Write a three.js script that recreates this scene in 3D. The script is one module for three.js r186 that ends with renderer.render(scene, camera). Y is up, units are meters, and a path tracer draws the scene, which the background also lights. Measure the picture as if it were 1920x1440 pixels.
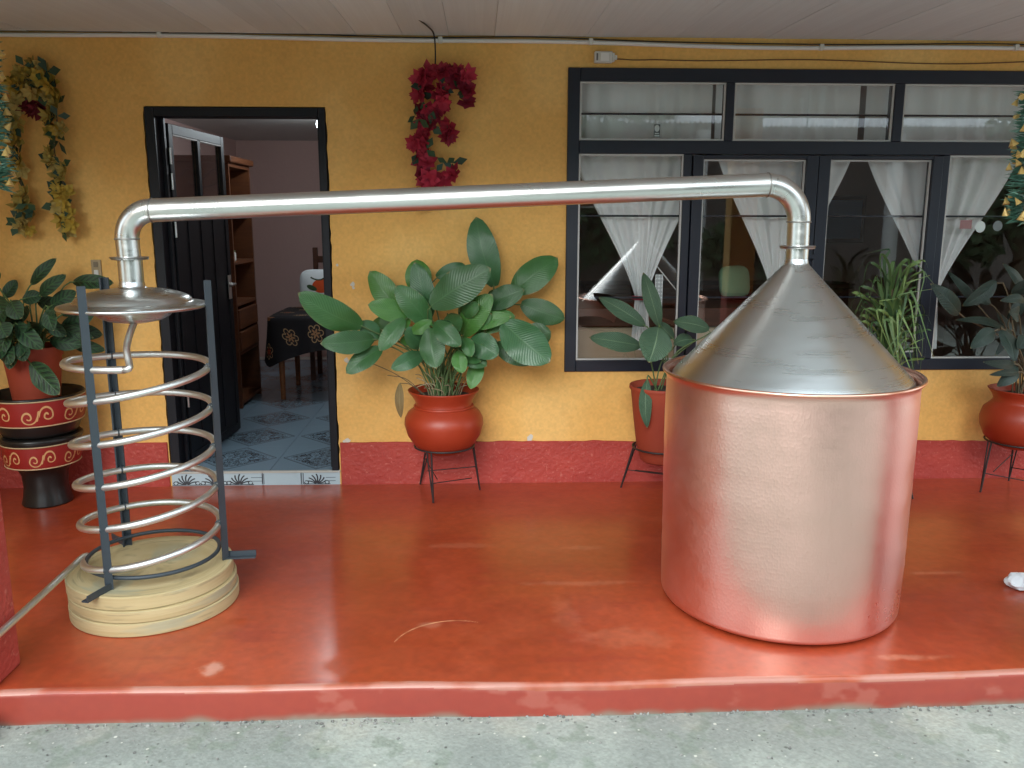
import * as THREE from 'three';
import { mergeGeometries } from 'three/addons/utils/BufferGeometryUtils.js';
import { RoundedBoxGeometry } from 'three/addons/geometries/RoundedBoxGeometry.js';

// ---------------------------------------------------------------- camera, sky, sun, exposure
const scene = new THREE.Scene();
const camera = new THREE.PerspectiveCamera(48.455, 4 / 3, 0.05, 400);
{
  const yaw = 2.238 * Math.PI / 180, pit = 11.085 * Math.PI / 180, roll = 0.082 * Math.PI / 180;
  camera.position.set(0, 1.57, 4.928);
  camera.lookAt(Math.sin(yaw) * Math.cos(pit), 1.57 - Math.sin(pit), 4.928 - Math.cos(yaw) * Math.cos(pit));
  camera.rotateZ(roll);
}
const renderer = new THREE.WebGLRenderer({ antialias: true });
renderer.toneMapping = THREE.LinearToneMapping;
renderer.toneMappingExposure = 3.0;
renderer.shadowMap.enabled = true;
renderer.shadowMap.type = THREE.PCFSoftShadowMap;

function overcastSky() {                       // even cloud cover, a little brighter overhead
  const w = 256, h = 128, d = new Float32Array(w * h * 4);
  for (let j = 0; j < h; j++) for (let i = 0; i < w; i++) {
    const el = Math.sin(((j + 0.5) / h - 0.5) * Math.PI);
    const a = (i + 0.5) / w * Math.PI * 2;
    const cloud = 1 + 0.06 * Math.sin(a * 3 + el * 5) + 0.05 * Math.sin(a * 7 - el * 9 + 1.3);
    const l = (0.62 + 0.55 * Math.max(el, 0)) * cloud * (el < 0 ? 0.8 : 1);
    const k = (j * w + i) * 4;
    d[k] = l * 0.86; d[k + 1] = l * 1.0; d[k + 2] = l * 1.09; d[k + 3] = 1;
  }
  const t = new THREE.DataTexture(d, w, h, THREE.RGBAFormat, THREE.FloatType);
  t.mapping = THREE.EquirectangularReflectionMapping; t.magFilter = THREE.LinearFilter; t.needsUpdate = true;
  return t;
}
scene.background = overcastSky();
scene.environment = scene.background;
const sun = new THREE.DirectionalLight(new THREE.Color(1, 1, 0.97), 0.85);
sun.position.set(-3.2, 6.4, 14.2); sun.target.position.set(0, 0, 1);
sun.castShadow = true; sun.shadow.radius = 60; sun.shadow.mapSize.set(2048, 2048);
Object.assign(sun.shadow.camera, { left: -9, right: 9, top: 9, bottom: -9, near: 0.5, far: 40 });
scene.add(sun, sun.target);

// ---------------------------------------------------------------- helpers
let seed = 20240611;
const rnd = () => { seed = (seed + 0x6D2B79F5) | 0; let t = Math.imul(seed ^ (seed >>> 15), 1 | seed); t = (t + Math.imul(t ^ (t >>> 7), 61 | t)) ^ t; return ((t ^ (t >>> 14)) >>> 0) / 4294967296; };
const rr = (a, b) => a + (b - a) * rnd();
const hash = (x, y, s = 0) => { let h = Math.imul(x | 0, 374761393) + Math.imul(y | 0, 668265263) + Math.imul(s | 0, 1274126177); h = Math.imul(h ^ (h >>> 13), 1274126177); return ((h ^ (h >>> 16)) >>> 0) / 4294967296; };
const mod = (a, n) => ((a % n) + n) % n;
function vnoise(x, y, px, py, s = 0) {         // value noise, tiling every px, py cells
  const xi = Math.floor(x), yi = Math.floor(y), fx = x - xi, fy = y - yi, u = fx * fx * (3 - 2 * fx), v = fy * fy * (3 - 2 * fy);
  const g = (a, b) => hash(mod(a, px), mod(b, py), s);
  return (g(xi, yi) * (1 - u) + g(xi + 1, yi) * u) * (1 - v) + (g(xi, yi + 1) * (1 - u) + g(xi + 1, yi + 1) * u) * v;
}
function fbm(u, v, f, oct = 4, s = 0, fy = f) {   // u, v in 0..1; f cells across
  let a = 0, w = 0.5, t = 0;
  for (let o = 0; o < oct; o++) { a += w * vnoise(u * f, v * fy, f, fy, s + o); t += w; w *= 0.5; f *= 2; fy *= 2; }
  return a / t;
}
const sm = (a, b, x) => { const t = Math.min(1, Math.max(0, (x - a) / (b - a))); return t * t * (3 - 2 * t); };
const mix = (a, b, t) => a + (b - a) * t;
const mix3 = (a, b, t) => [mix(a[0], b[0], t), mix(a[1], b[1], t), mix(a[2], b[2], t)];
function tex(w, h, fn, srgb = true, wrap = THREE.RepeatWrapping) {      // fn(u, v) -> [r, g, b] in 0..255 or a grey 0..1
  const d = new Uint8Array(w * h * 4);
  for (let j = 0; j < h; j++) for (let i = 0; i < w; i++) {
    const c = fn((i + 0.5) / w, (j + 0.5) / h), k = (j * w + i) * 4;
    if (typeof c === 'number') d[k] = d[k + 1] = d[k + 2] = Math.max(0, Math.min(255, c * 255));
    else { d[k] = Math.max(0, Math.min(255, c[0])); d[k + 1] = Math.max(0, Math.min(255, c[1])); d[k + 2] = Math.max(0, Math.min(255, c[2])); }
    d[k + 3] = 255;
  }
  const t = new THREE.DataTexture(d, w, h);
  t.wrapS = t.wrapT = wrap; t.magFilter = THREE.LinearFilter; t.minFilter = THREE.LinearMipmapLinearFilter; t.generateMipmaps = true;
  if (srgb) t.colorSpace = THREE.SRGBColorSpace;
  t.needsUpdate = true;
  return t;
}
function canvasTex(w, h, draw) {
  const c = document.createElement('canvas'); c.width = w; c.height = h;
  draw(c.getContext('2d'), w, h);
  const t = new THREE.CanvasTexture(c); t.colorSpace = THREE.SRGBColorSpace; t.wrapS = t.wrapT = THREE.RepeatWrapping;
  return t;
}
const rep = (t, x, y, ox = 0, oy = 0) => { const c = t.clone(); c.repeat.set(x, y); c.offset.set(ox, oy); c.needsUpdate = true; return c; };
const std = (o) => new THREE.MeshStandardMaterial({ roughness: 0.7, metalness: 0, ...o });
const phy = (o) => new THREE.MeshPhysicalMaterial({ roughness: 0.7, metalness: 0, ...o });
const lin = (r, g, b) => new THREE.Color().setRGB(r, g, b);

const taken = {};
function numbered(n) { const k = taken[n] = (taken[n] ?? -1) + 1; return k ? `${n}_${String(k).padStart(3, '0')}` : n; }
function obj(name, geo, mat, parent) {
  if (Array.isArray(geo)) geo = geo.length > 1 ? mergeGeometries(geo.map(g => { const q = g.index ? g.toNonIndexed() : g; for (const k of Object.keys(q.attributes)) if (!['position', 'normal', 'uv'].includes(k)) q.deleteAttribute(k); return q; })) : geo[0];
  const m = new THREE.Mesh(geo, mat); m.castShadow = m.receiveShadow = true;
  m.name = parent ? name : numbered(name);
  (parent || scene).add(m);
  return m;
}
function tag(o, label, category, group, kind) {
  if (label) o.userData.label = label; if (category) o.userData.category = category;
  if (group) o.userData.group = group; if (kind) o.userData.kind = kind;
  return o;
}
function thing(name, label, category, pos = [0, 0, 0], turn = 0, group) {
  const o = new THREE.Group(); o.name = numbered(name); o.position.set(...pos); o.rotation.y = turn; scene.add(o);
  return tag(o, label, category, group);
}
function sub(name, parent) { const o = new THREE.Group(); o.name = name; parent.add(o); return o; }
const structure = (name, geo, mat, label) => tag(obj(name, geo, mat), label, null, null, 'structure');
function boxUV(g, s = 1) {                       // uv in metres from the dominant axis
  const p = g.attributes.position, n = g.attributes.normal, uv = new Float32Array(p.count * 2);
  for (let i = 0; i < p.count; i++) {
    const ax = Math.abs(n.getX(i)), ay = Math.abs(n.getY(i)), az = Math.abs(n.getZ(i));
    const [a, b] = ay >= ax && ay >= az ? [p.getX(i), p.getZ(i)] : ax >= az ? [p.getZ(i), p.getY(i)] : [p.getX(i), p.getY(i)];
    uv[2 * i] = a * s; uv[2 * i + 1] = b * s;
  }
  g.setAttribute('uv', new THREE.BufferAttribute(uv, 2)); return g;
}
function bx(x0, x1, y0, y1, z0, z1, r = 0) {     // box between limits, uv in metres
  const w = x1 - x0, h = y1 - y0, d = z1 - z0;
  const g = r ? new RoundedBoxGeometry(w, h, d, 2, Math.min(r, w / 2.01, h / 2.01, d / 2.01)) : new THREE.BoxGeometry(w, h, d);
  g.translate((x0 + x1) / 2, (y0 + y1) / 2, (z0 + z1) / 2); return boxUV(g);
}
const V = (x, y, z) => new THREE.Vector3(x, y, z);
function tube(pts, r, seg = 24, rs = 8, tension = 0.5) {
  return new THREE.TubeGeometry(new THREE.CatmullRomCurve3(pts.map(p => V(...p)), false, 'catmullrom', tension), seg, r, rs, false);
}
function rod(a, b, r, rs = 8) { return new THREE.TubeGeometry(new THREE.LineCurve3(V(...a), V(...b)), 1, r, rs, false); }
const lathe = (pts, seg = 64) => new THREE.LatheGeometry(pts.map(p => new THREE.Vector2(p[0], p[1])), seg);

// ---------------------------------------------------------------- surface textures
const plasterBump = tex(1024, 1024, (u, v) => 0.55 * fbm(u, v, 10, 4, 3) + 0.3 * fbm(u, v, 60, 3, 9) + 0.15 * fbm(u, v, 200, 2, 14), false);
const plasterCol = tex(1024, 1024, (u, v) => {
  const a = fbm(u, v, 5, 5, 21), b = fbm(u, v, 40, 4, 33), c = fbm(u, v, 150, 2, 45);
  let col = mix3([222, 172, 94], [230, 185, 110], sm(0.3, 0.7, a));
  col = mix3(col, [205, 150, 80], 0.15 * sm(0.6, 0.78, b));
  const k = 0.96 + 0.08 * c; return [col[0] * k, col[1] * k, col[2] * k];
});
const bandCol = tex(1024, 256, (u, v) => {
  const a = fbm(u, v, 12, 4, 51, 4), b = fbm(u, v, 160, 3, 57, 40);
  let col = mix3([158, 54, 46], [180, 70, 58], a);
  col = mix3(col, [196, 120, 105], 0.55 * sm(0.7, 0.82, b));
  return col;
});
const bandBump = tex(1024, 512, (u, v) => 0.6 * fbm(u, v, 70, 3, 61, 36) + 0.4 * fbm(u, v, 20, 3, 65, 10), false);
// porch floor: u spans x -3.2..3.8 (7 m), v the run from wall to kerb foot (2.4 m)
const FW = 7, FS = 2.4;
const inBlob = (x, z, cx, cz, rx, rz) => Math.hypot((x - cx) / rx, (z - cz) / rz);
function lipAt(x) { return 2.238 + 0.006 * Math.sin(x * 2.1 + 0.4) + 0.004 * Math.sin(x * 5.3); }
const floorCol = tex(2048, 704, (u, v) => {
  const x = -3.2 + u * FW, z = v * FS;
  const a = fbm(u, v, 9, 5, 71, 4), b = fbm(u, v, 40, 4, 77, 14), st = fbm(u, v, 24, 4, 83, 40), g = fbm(u, v, 300, 2, 88, 110);
  let c = mix3([150, 54, 26], [170, 70, 36], sm(0.25, 0.75, a));
  c = mix3(c, [182, 82, 52], 0.3 * sm(0.5, 0.8, b));
  c = mix3(c, [144, 46, 30], 0.35 * sm(0.62, 0.8, st));
  // pale marks with ragged outlines: scuffs, dried splashes and one long patch
  const paleMark = (cx, cz, rx, rz, w, s) => { const d = inBlob(x, z, cx, cz, rx, rz) + 1.1 * (fbm(u, v, 160, 4, s, 60) - 0.5); c = mix3(c, [205, 150, 132], w * sm(1, 0.35, d)); };
  paleMark(0.34, 1.74, 0.07, 0.2, 0.16, 103); paleMark(0.55, 1.95, 0.26, 0.1, 0.2, 105);  // the first is a faint patch, long towards the kerb
  paleMark(-0.95, 2.11, 0.05, 0.07, 0.8, 107); paleMark(1.55, 2.13, 0.16, 0.03, 0.45, 109); paleMark(0.4, 1.45, 0.3, 0.03, 0.25, 111); 
  paleMark(-0.1, 1.0, 0.25, 0.04, 0.22, 115); paleMark(0.5, 1.05, 0.14, 0.04, 0.25, 117); paleMark(-1.85, 1.95, 0.06, 0.03, 0.4, 119); paleMark(2.05, 1.4, 0.2, 0.02, 0.3, 121); paleMark(-0.2, 1.82, 0.06, 0.03, 0.3, 123);
  // the scratched arc
  const ar = Math.hypot(x + 0.1, (z - 2.02)), an = Math.atan2(x + 0.1, 2.02 - z);
  if (an > -1.3 && an < 0.4) c = mix3(c, [226, 172, 132], 0.85 * sm(0.0075 * (1 - Math.abs(an + 0.45) / 1.0), 0.0005, Math.abs(ar - 0.235)) * (0.5 + g));
  const k = 0.93 + 0.14 * g; c = [c[0] * k, c[1] * k, c[2] * k];
  // nosing: paint worn down to pale cement
  const lip = lipAt(x), e = 0.006 * (fbm(u, v, 200, 3, 131, 60) - 0.5);
  const worn = sm(lip - 0.004, lip + 0.003, z + e) * sm(lip + 0.042, lip + 0.03, z + e);
  c = mix3(c, [184, 132, 118], worn * (0.2 + 0.6 * sm(0.35, 0.6, fbm(u, v, 30, 4, 137, 10))));
  if (z > lip + 0.03) { c = mix3(c, [152, 54, 44], 0.7); c = mix3(c, [184, 118, 104], 0.4 * sm(0.62, 0.75, fbm(u, v, 60, 4, 139, 30))); c = mix3(c, [138, 128, 112], sm(2.345, 2.385, z + 0.05 * (fbm(u, v, 50, 3, 149, 4) - 0.5))); }
  return c;
}, true, THREE.MirroredRepeatWrapping);
const floorRough = tex(1024, 352, (u, v) => { const r = 0.36 + 0.22 * fbm(u, v, 10, 4, 151, 16) + 0.1 * fbm(u, v, 120, 2, 157, 60); return Math.min(0.8, v * FS > 2.235 ? r + 0.35 : r); }, false, THREE.MirroredRepeatWrapping);
const floorBump = tex(1024, 512, (u, v) => 0.7 * fbm(u, v, 12, 4, 161) + 0.3 * fbm(u, v, 70, 3, 167), false);
const groundCol = tex(1024, 1024, (u, v) => {
  const a = fbm(u, v, 6, 5, 171), b = fbm(u, v, 30, 4, 173), g = fbm(u, v, 200, 2, 179);
  let c = mix3([136, 140, 132], [156, 160, 150], sm(0.3, 0.7, a));
  c = mix3(c, [116, 126, 110], 0.45 * sm(0.58, 0.75, b));
  c = mix3(c, [172, 168, 150], 0.3 * sm(0.6, 0.8, fbm(u, v, 14, 4, 181)));
  const cx = Math.floor(u * 70), cy = Math.floor(v * 70);
  for (let i = -1; i < 2; i++) for (let j = -1; j < 2; j++) {
    const hx = mod(cx + i, 70), hy = mod(cy + j, 70);
    if (hash(hx, hy, 191) > 0.78) {
      const d = Math.hypot(u * 70 - cx - i - hash(hx, hy, 193), v * 70 - cy - j - hash(hx, hy, 197)), r = 0.06 + 0.2 * hash(hx, hy, 199) ** 3;
      c = mix3(c, hash(hx, hy, 211) > 0.4 ? [206, 204, 190] : [96, 98, 90], 0.85 * sm(r, r * 0.6, d));
    }
  }
  const k = 0.92 + 0.16 * g; return [c[0] * k, c[1] * k, c[2] * k];
});
const groundBump = tex(512, 512, (u, v) => 0.5 * fbm(u, v, 20, 3, 223) + 0.5 * fbm(u, v, 90, 3, 227), false);
const woodTex = tex(512, 512, (u, v) => { const w = fbm(u, v, 6, 4, 231, 40), g = fbm(u, v, 8, 3, 233, 160); return mix3([104, 62, 34], [156, 98, 54], 0.6 * w + 0.4 * g); });
const hammerBump = (() => {                        // overlapping round hammer blows, tiling
  const n = 46;
  return tex(1024, 1024, (u, v) => {
    const x = u * n, y = v * n, cx = Math.floor(x), cy = Math.floor(y); let best = 9;
    for (let i = -1; i < 2; i++) for (let j = -1; j < 2; j++) {
      const hx = mod(cx + i, n), hy = mod(cy + j, n);
      best = Math.min(best, Math.hypot(x - cx - i - 0.15 - 0.7 * hash(hx, hy, 241), y - cy - j - 0.15 - 0.7 * hash(hx, hy, 243)) + 0.25 * hash(hx, hy, 247));
    }
    return Math.min(1, best * best * 0.8) * 0.75 + 0.25 * fbm(u, v, 5, 3, 251);
  }, false);
})();
const copperRough = tex(512, 512, (u, v) => 0.22 + 0.2 * fbm(u, v, 6, 5, 255) + 0.06 * fbm(u, v, 60, 2, 257), false);
const pipeRough = tex(512, 256, (u, v) => 0.25 + 0.09 * fbm(u, v, 10, 3, 265, 3) + 0.05 * sm(0.5, 0.8, fbm(u, v, 14, 3, 267, 6)), false);
const brushRough = tex(512, 512, (u, v) => 0.22 + 0.1 * fbm(u, v, 6, 4, 261, 6) + 0.05 * fbm(u, v, 4, 3, 263, 120), false);
const brushBump = tex(512, 512, (u, v) => 0.7 * fbm(u, v, 3, 3, 271, 140) + 0.3 * fbm(u, v, 14, 3, 273), false);

const M = {
  wall: std({ map: rep(plasterCol, 0.5, 0.5), bumpMap: rep(plasterBump, 0.8, 0.8), bumpScale: 0.0035, roughness: 0.82 }),
  band: std({ map: rep(bandCol, 0.5, 2), bumpMap: rep(bandBump, 0.8, 1.6), bumpScale: 0.007, roughness: 0.6 }),
  floor: phy({ map: floorCol, roughnessMap: floorRough, roughness: 1, bumpMap: rep(floorBump, 2, 0.7), bumpScale: 0.003, clearcoat: 0.75, clearcoatRoughness: 0.2 }),
  ground: std({ map: rep(groundCol, 0.5, 0.5), bumpMap: rep(groundBump, 1.3, 1.3), bumpScale: 0.004, roughness: 0.9 }),
  frame: std({ color: lin(0.008, 0.012, 0.024), roughness: 0.4 }),
  bead: std({ color: lin(0.55, 0.55, 0.53), roughness: 0.5 }),
  glass: phy({ color: 0xffffff, transmission: 1, thickness: 0, roughness: 0, ior: 1.9 }),
  black: std({ color: lin(0.02, 0.022, 0.026), roughness: 0.5 }),
  iron: std({ color: lin(0.035, 0.047, 0.058), roughness: 0.45 }),
  wire: std({ color: lin(0.02, 0.016, 0.016), roughness: 0.5 }),
  copper: std({ color: lin(0.92, 0.585, 0.5), metalness: 1, roughness: 1, roughnessMap: rep(copperRough, 2, 1), bumpMap: rep(hammerBump, 7, 2.2), bumpScale: 0.0006 }),
  copperPlain: std({ color: lin(0.92, 0.52, 0.39), metalness: 1, roughness: 0.28 }),
  steel: std({ color: lin(0.7, 0.72, 0.72), metalness: 1, roughness: 1, roughnessMap: rep(brushRough, 2, 3), bumpMap: rep(brushBump, 1, 6), bumpScale: 0.00012 }),
  pipe: std({ color: lin(0.72, 0.72, 0.7), metalness: 1, roughness: 1, roughnessMap: pipeRough }),
  coil: std({ color: lin(0.76, 0.77, 0.74), metalness: 1, roughness: 0.42 }),
  cream: std({ color: 0xffffff, map: tex(512, 256, (u, v) => { const a = fbm(u, v, 8, 4, 281, 30), b = fbm(u, v, 6, 3, 283); let c = mix3([178, 156, 110], [202, 184, 142], a); c = mix3(c, [146, 132, 98], 0.5 * sm(0.6, 0.75, fbm(u, v, 14, 4, 285, 30))); return mix3(c, [158, 158, 136], 0.6 * sm(0.58, 0.75, b)); }), bumpMap: tex(256, 256, (u, v) => fbm(u, v, 10, 4, 287, 20), false), bumpScale: 0.001, roughness: 0.8 }),
  terracotta: std({ map: tex(256, 256, (u, v) => mix3([142, 44, 22], [168, 62, 34], fbm(u, v, 6, 4, 291))), roughness: 0.42 }),
  terracottaDull: std({ map: tex(256, 256, (u, v) => mix3([136, 46, 26], [160, 68, 42], fbm(u, v, 7, 4, 293))), roughness: 0.7 }),
  soil: std({ color: lin(0.04, 0.028, 0.02), roughness: 1 }),
  plastic: std({ color: lin(0.62, 0.62, 0.58), roughness: 0.5 }),
  cable: std({ color: lin(0.015, 0.015, 0.015), roughness: 0.6 }),
  wood: std({ map: woodTex, roughness: 0.55 }),
  woodMid: std({ map: woodTex, color: lin(0.5, 0.42, 0.38), roughness: 0.55 }),
  woodDark: std({ map: woodTex, color: lin(0.3, 0.22, 0.2), roughness: 0.5 }),
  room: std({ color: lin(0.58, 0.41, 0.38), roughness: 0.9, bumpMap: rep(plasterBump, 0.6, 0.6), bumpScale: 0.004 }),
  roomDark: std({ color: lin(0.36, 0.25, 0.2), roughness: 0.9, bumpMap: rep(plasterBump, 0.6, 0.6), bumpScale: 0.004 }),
  ceilingWhite: std({ color: lin(0.6, 0.6, 0.58), roughness: 0.9 }),
  white: std({ color: lin(0.72, 0.72, 0.7), roughness: 0.6 }),
  curtain: phy({ color: lin(0.88, 0.92, 0.92), transmission: 0.2, thickness: 0, roughness: 0.95 }),
};
// ---------------------------------------------------------------- ground, porch floor, ceiling
{
  const g = new THREE.PlaneGeometry(160, 160, 1, 1); g.rotateX(-Math.PI / 2); g.translate(0, -0.118, 60); boxUV(g);
  structure('courtyard_ground', g, M.ground, 'pale grey concrete yard in front of the porch');
}
{
  const prof = [[-0.02, 0], [0.4, 0], [0.8, 0], [1.2, 0], [1.6, 0], [2.0, 0], [2.2, 0]];
  for (let k = 0; k <= 6; k++) { const a = k / 6 * Math.PI / 2; prof.push([2.242 + 0.018 * Math.sin(a), -0.018 + 0.018 * Math.cos(a)]); }
  prof.push([2.262, -0.05], [2.263, -0.09], [2.264, -0.13]);
  const n = 260, x0 = -5, x1 = 6, P = [], U = [], I = [];
  for (let i = 0; i <= n; i++) {
    const x = x0 + (x1 - x0) * i / n; let s = prof[0][0];
    prof.forEach(([z, y], k) => {
      if (k) s += Math.hypot(z - prof[k - 1][0], y - prof[k - 1][1]);
      const lip = k > 6 ? lipAt(x) - 2.238 + 0.004 * (vnoise(x * 9, 3, 999, 9, 5) - 0.5) : 0;
      P.push(x, y, z + lip); U.push((x + 3.2) / FW, s / FS);
    });
  }
  const m = prof.length;
  for (let i = 0; i < n; i++) for (let k = 0; k < m - 1; k++) { const a = i * m + k, b = a + m; I.push(a, a + 1, b, b, a + 1, b + 1); }
  const g = new THREE.BufferGeometry(); g.setAttribute('position', new THREE.Float32BufferAttribute(P, 3)); g.setAttribute('uv', new THREE.Float32BufferAttribute(U, 2)); g.setIndex(I); g.computeVertexNormals();
  structure('porch_floor', g, M.floor, 'polished red porch floor with worn pale edge');
}
const HC = 2.535, EDGE_Z = 2.6, EDGE_Y = 2.445;
{
  const c = tag(sub('porch_ceiling', scene), 'grey board ceiling over the porch', null, null, 'structure');
  const tones = [0, 1, 2, 3].map(k => std({ map: rep(tex(128, 256, (u, v) => { const a = fbm(u, v, 10, 4, 301 + k, 3), b = fbm(u, v, 40, 3, 311 + k, 4); return mix3([192 + k * 4, 202 + k * 4, 208 + k * 4], [210 + k * 3, 220 + k * 3, 226 + k * 3], 0.5 * a + 0.5 * b); }), 1, 1), roughness: 0.6 }));
  const len = Math.hypot(EDGE_Z, HC - EDGE_Y), ang = Math.atan2(HC - EDGE_Y, EDGE_Z);
  const geo = new THREE.BoxGeometry(0.247, 0.012, len, 1, 1, 1);
  for (let i = 0; i < 44; i++) {
    const b = obj('board', geo, tones[Math.floor(rnd() * 4)], c);
    b.position.set(-5 + 0.2485 * i, (HC + EDGE_Y) / 2 + 0.006 + rr(0, 0.003), EDGE_Z / 2); b.rotation.x = ang;
  }
  const r = obj('roof_deck', new THREE.BoxGeometry(11.2, 0.05, len + 0.02), std({ color: lin(0.25, 0.24, 0.23), roughness: 0.8 }), c);
  r.position.set(0.4, (HC + EDGE_Y) / 2 + 0.05, EDGE_Z / 2); r.rotation.x = ang;
  const f = obj('fascia', bx(-5.2, 6, EDGE_Y - 0.025, EDGE_Y + 0.1, EDGE_Z + 0.012, EDGE_Z + 0.034), std({ color: lin(0.3, 0.27, 0.24), roughness: 0.7 }), c);
}

// ---------------------------------------------------------------- house front
const house = thing('house', 'yellow plastered house front with black door frame and red base band', 'house');
{
  const s = new THREE.Shape(); const L = -5, R = 6, T = 2.6, B = -0.13;
  const jag = (x, y0, y1, n, amp) => { const o = []; for (let k = 1; k < n; k++) o.push([x + amp * (hash(k, 7, Math.round(x * 100)) - 0.5), mix(y0, y1, k / n)]); return o; };
  s.moveTo(L, B); s.lineTo(-1.828, B);
  for (const q of jag(-1.826, 0, 2.158, 60, 0.008)) s.lineTo(...q);
  s.lineTo(-1.816, 2.16); s.lineTo(-0.838, 2.16);
  for (const q of jag(-0.832, 2.16, 0, 60, 0.008)) s.lineTo(...q);
  s.lineTo(-0.828, B); s.lineTo(R, B); s.lineTo(R, T); s.lineTo(L, T); s.closePath();
  const h = new THREE.Path(); h.moveTo(0.499, 0.676); h.lineTo(0.499, 2.377); h.lineTo(3.362, 2.377); h.lineTo(3.362, 0.676); h.closePath(); s.holes.push(h);
  const g = new THREE.ExtrudeGeometry(s, { depth: 0.16, bevelEnabled: false, curveSegments: 1 }); g.translate(0, 0, -0.16);
  obj('wall', g, M.wall, house);
  const band = (x0, x1) => {
    const b = new THREE.Shape(); b.moveTo(x0, -0.1); b.lineTo(x1, -0.1);
    const n = Math.round((x1 - x0) / 0.03);
    for (let k = n; k >= 0; k--) { const x = mix(x0, x1, k / n); b.lineTo(x, 0.252 - 0.005 * x + 0.012 * (vnoise(x * 3, 1, 999, 9, 7) - 0.5) + 0.007 * (vnoise(x * 16, 1, 999, 9, 8) - 0.5)); }
    b.closePath();
    const g2 = new THREE.ExtrudeGeometry(b, { depth: 0.009, bevelEnabled: true, bevelSize: 0.003, bevelThickness: 0.003, bevelSegments: 1 }); g2.translate(0, 0, -0.002);
    tag(obj('base_band', g2, M.band, house), 'rough red painted base band');
  };
  band(-5, -1.836); band(-0.822, 6);
  // patches where paint has come off
  const chip = (x, y, s1) => { const sh = new THREE.Shape(); const n = 9; for (let k = 0; k < n; k++) { const a = k / n * 6.283, r = s1 * rr(0.5, 1); k ? sh.lineTo(x + r * Math.cos(a), y + r * Math.sin(a)) : sh.moveTo(x + r * Math.cos(a), y + r * Math.sin(a)); } sh.closePath(); const g2 = new THREE.ShapeGeometry(sh); g2.translate(0, 0, 0.002); return g2; };
  const chipM = std({ color: lin(0.6, 0.57, 0.5), roughness: 0.9 });
  for (const [x, y, s1] of [[-0.72, 1.19, 0.018], [-0.715, 1.17, 0.012], [-0.78, 0.27, 0.02], [-0.77, 0.75, 0.02], [0.3, 0.275, 0.03], [-0.8, 0.262, 0.014], [-0.805, 1.3, 0.01]]) obj('paint_chip', chip(x, y, s1), chipM, house);
}
// rooms behind the wall
{
  obj('room_wall', bx(-2.62, -2.5, 0, 2.5, -4.3, -0.16), M.room, house);
  obj('room_wall', bx(-2.5, 0.1, 0, 2.5, -4.42, -4.3), M.room, house);
  obj('room_wall', bx(-0.1, 0.02, 0, 2.5, -4.3, -0.16), M.room, house);
  obj('room_ceiling', bx(-2.7, 0.02, 2.34, 2.44, -4.5, -0.161), M.ceilingWhite, house);
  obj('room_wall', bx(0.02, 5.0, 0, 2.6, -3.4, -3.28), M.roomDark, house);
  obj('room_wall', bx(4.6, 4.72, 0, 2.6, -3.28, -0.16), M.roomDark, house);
  obj('room_ceiling', bx(0.021, 5, 2.5, 2.6, -3.5, -0.161), M.ceilingWhite, house);
  obj('room_floor', bx(0.021, 5, -0.1, 0.07, -3.5, -0.161), std({ color: lin(0.16, 0.09, 0.06), roughness: 0.4 }), house);
}
obj('roof_slab', bx(-5, 6, 2.605, 2.7, -4.6, 0.02), M.ceilingWhite, house);
obj('side_wall', bx(-5.1, -4.99, -0.1, 2.604, -4.6, 0), M.wall, house);
obj('side_wall', bx(5.99, 6.1, -0.1, 2.604, -4.6, 0), M.wall, house);
obj('porch_end_wall', bx(-3.15, -3.0, -0.1, 2.5, 0.014, 2.3), M.wall, house);
obj('rear_wall', bx(-5.1, 6.1, -0.1, 2.604, -4.7, -4.6), M.wall, house);
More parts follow.
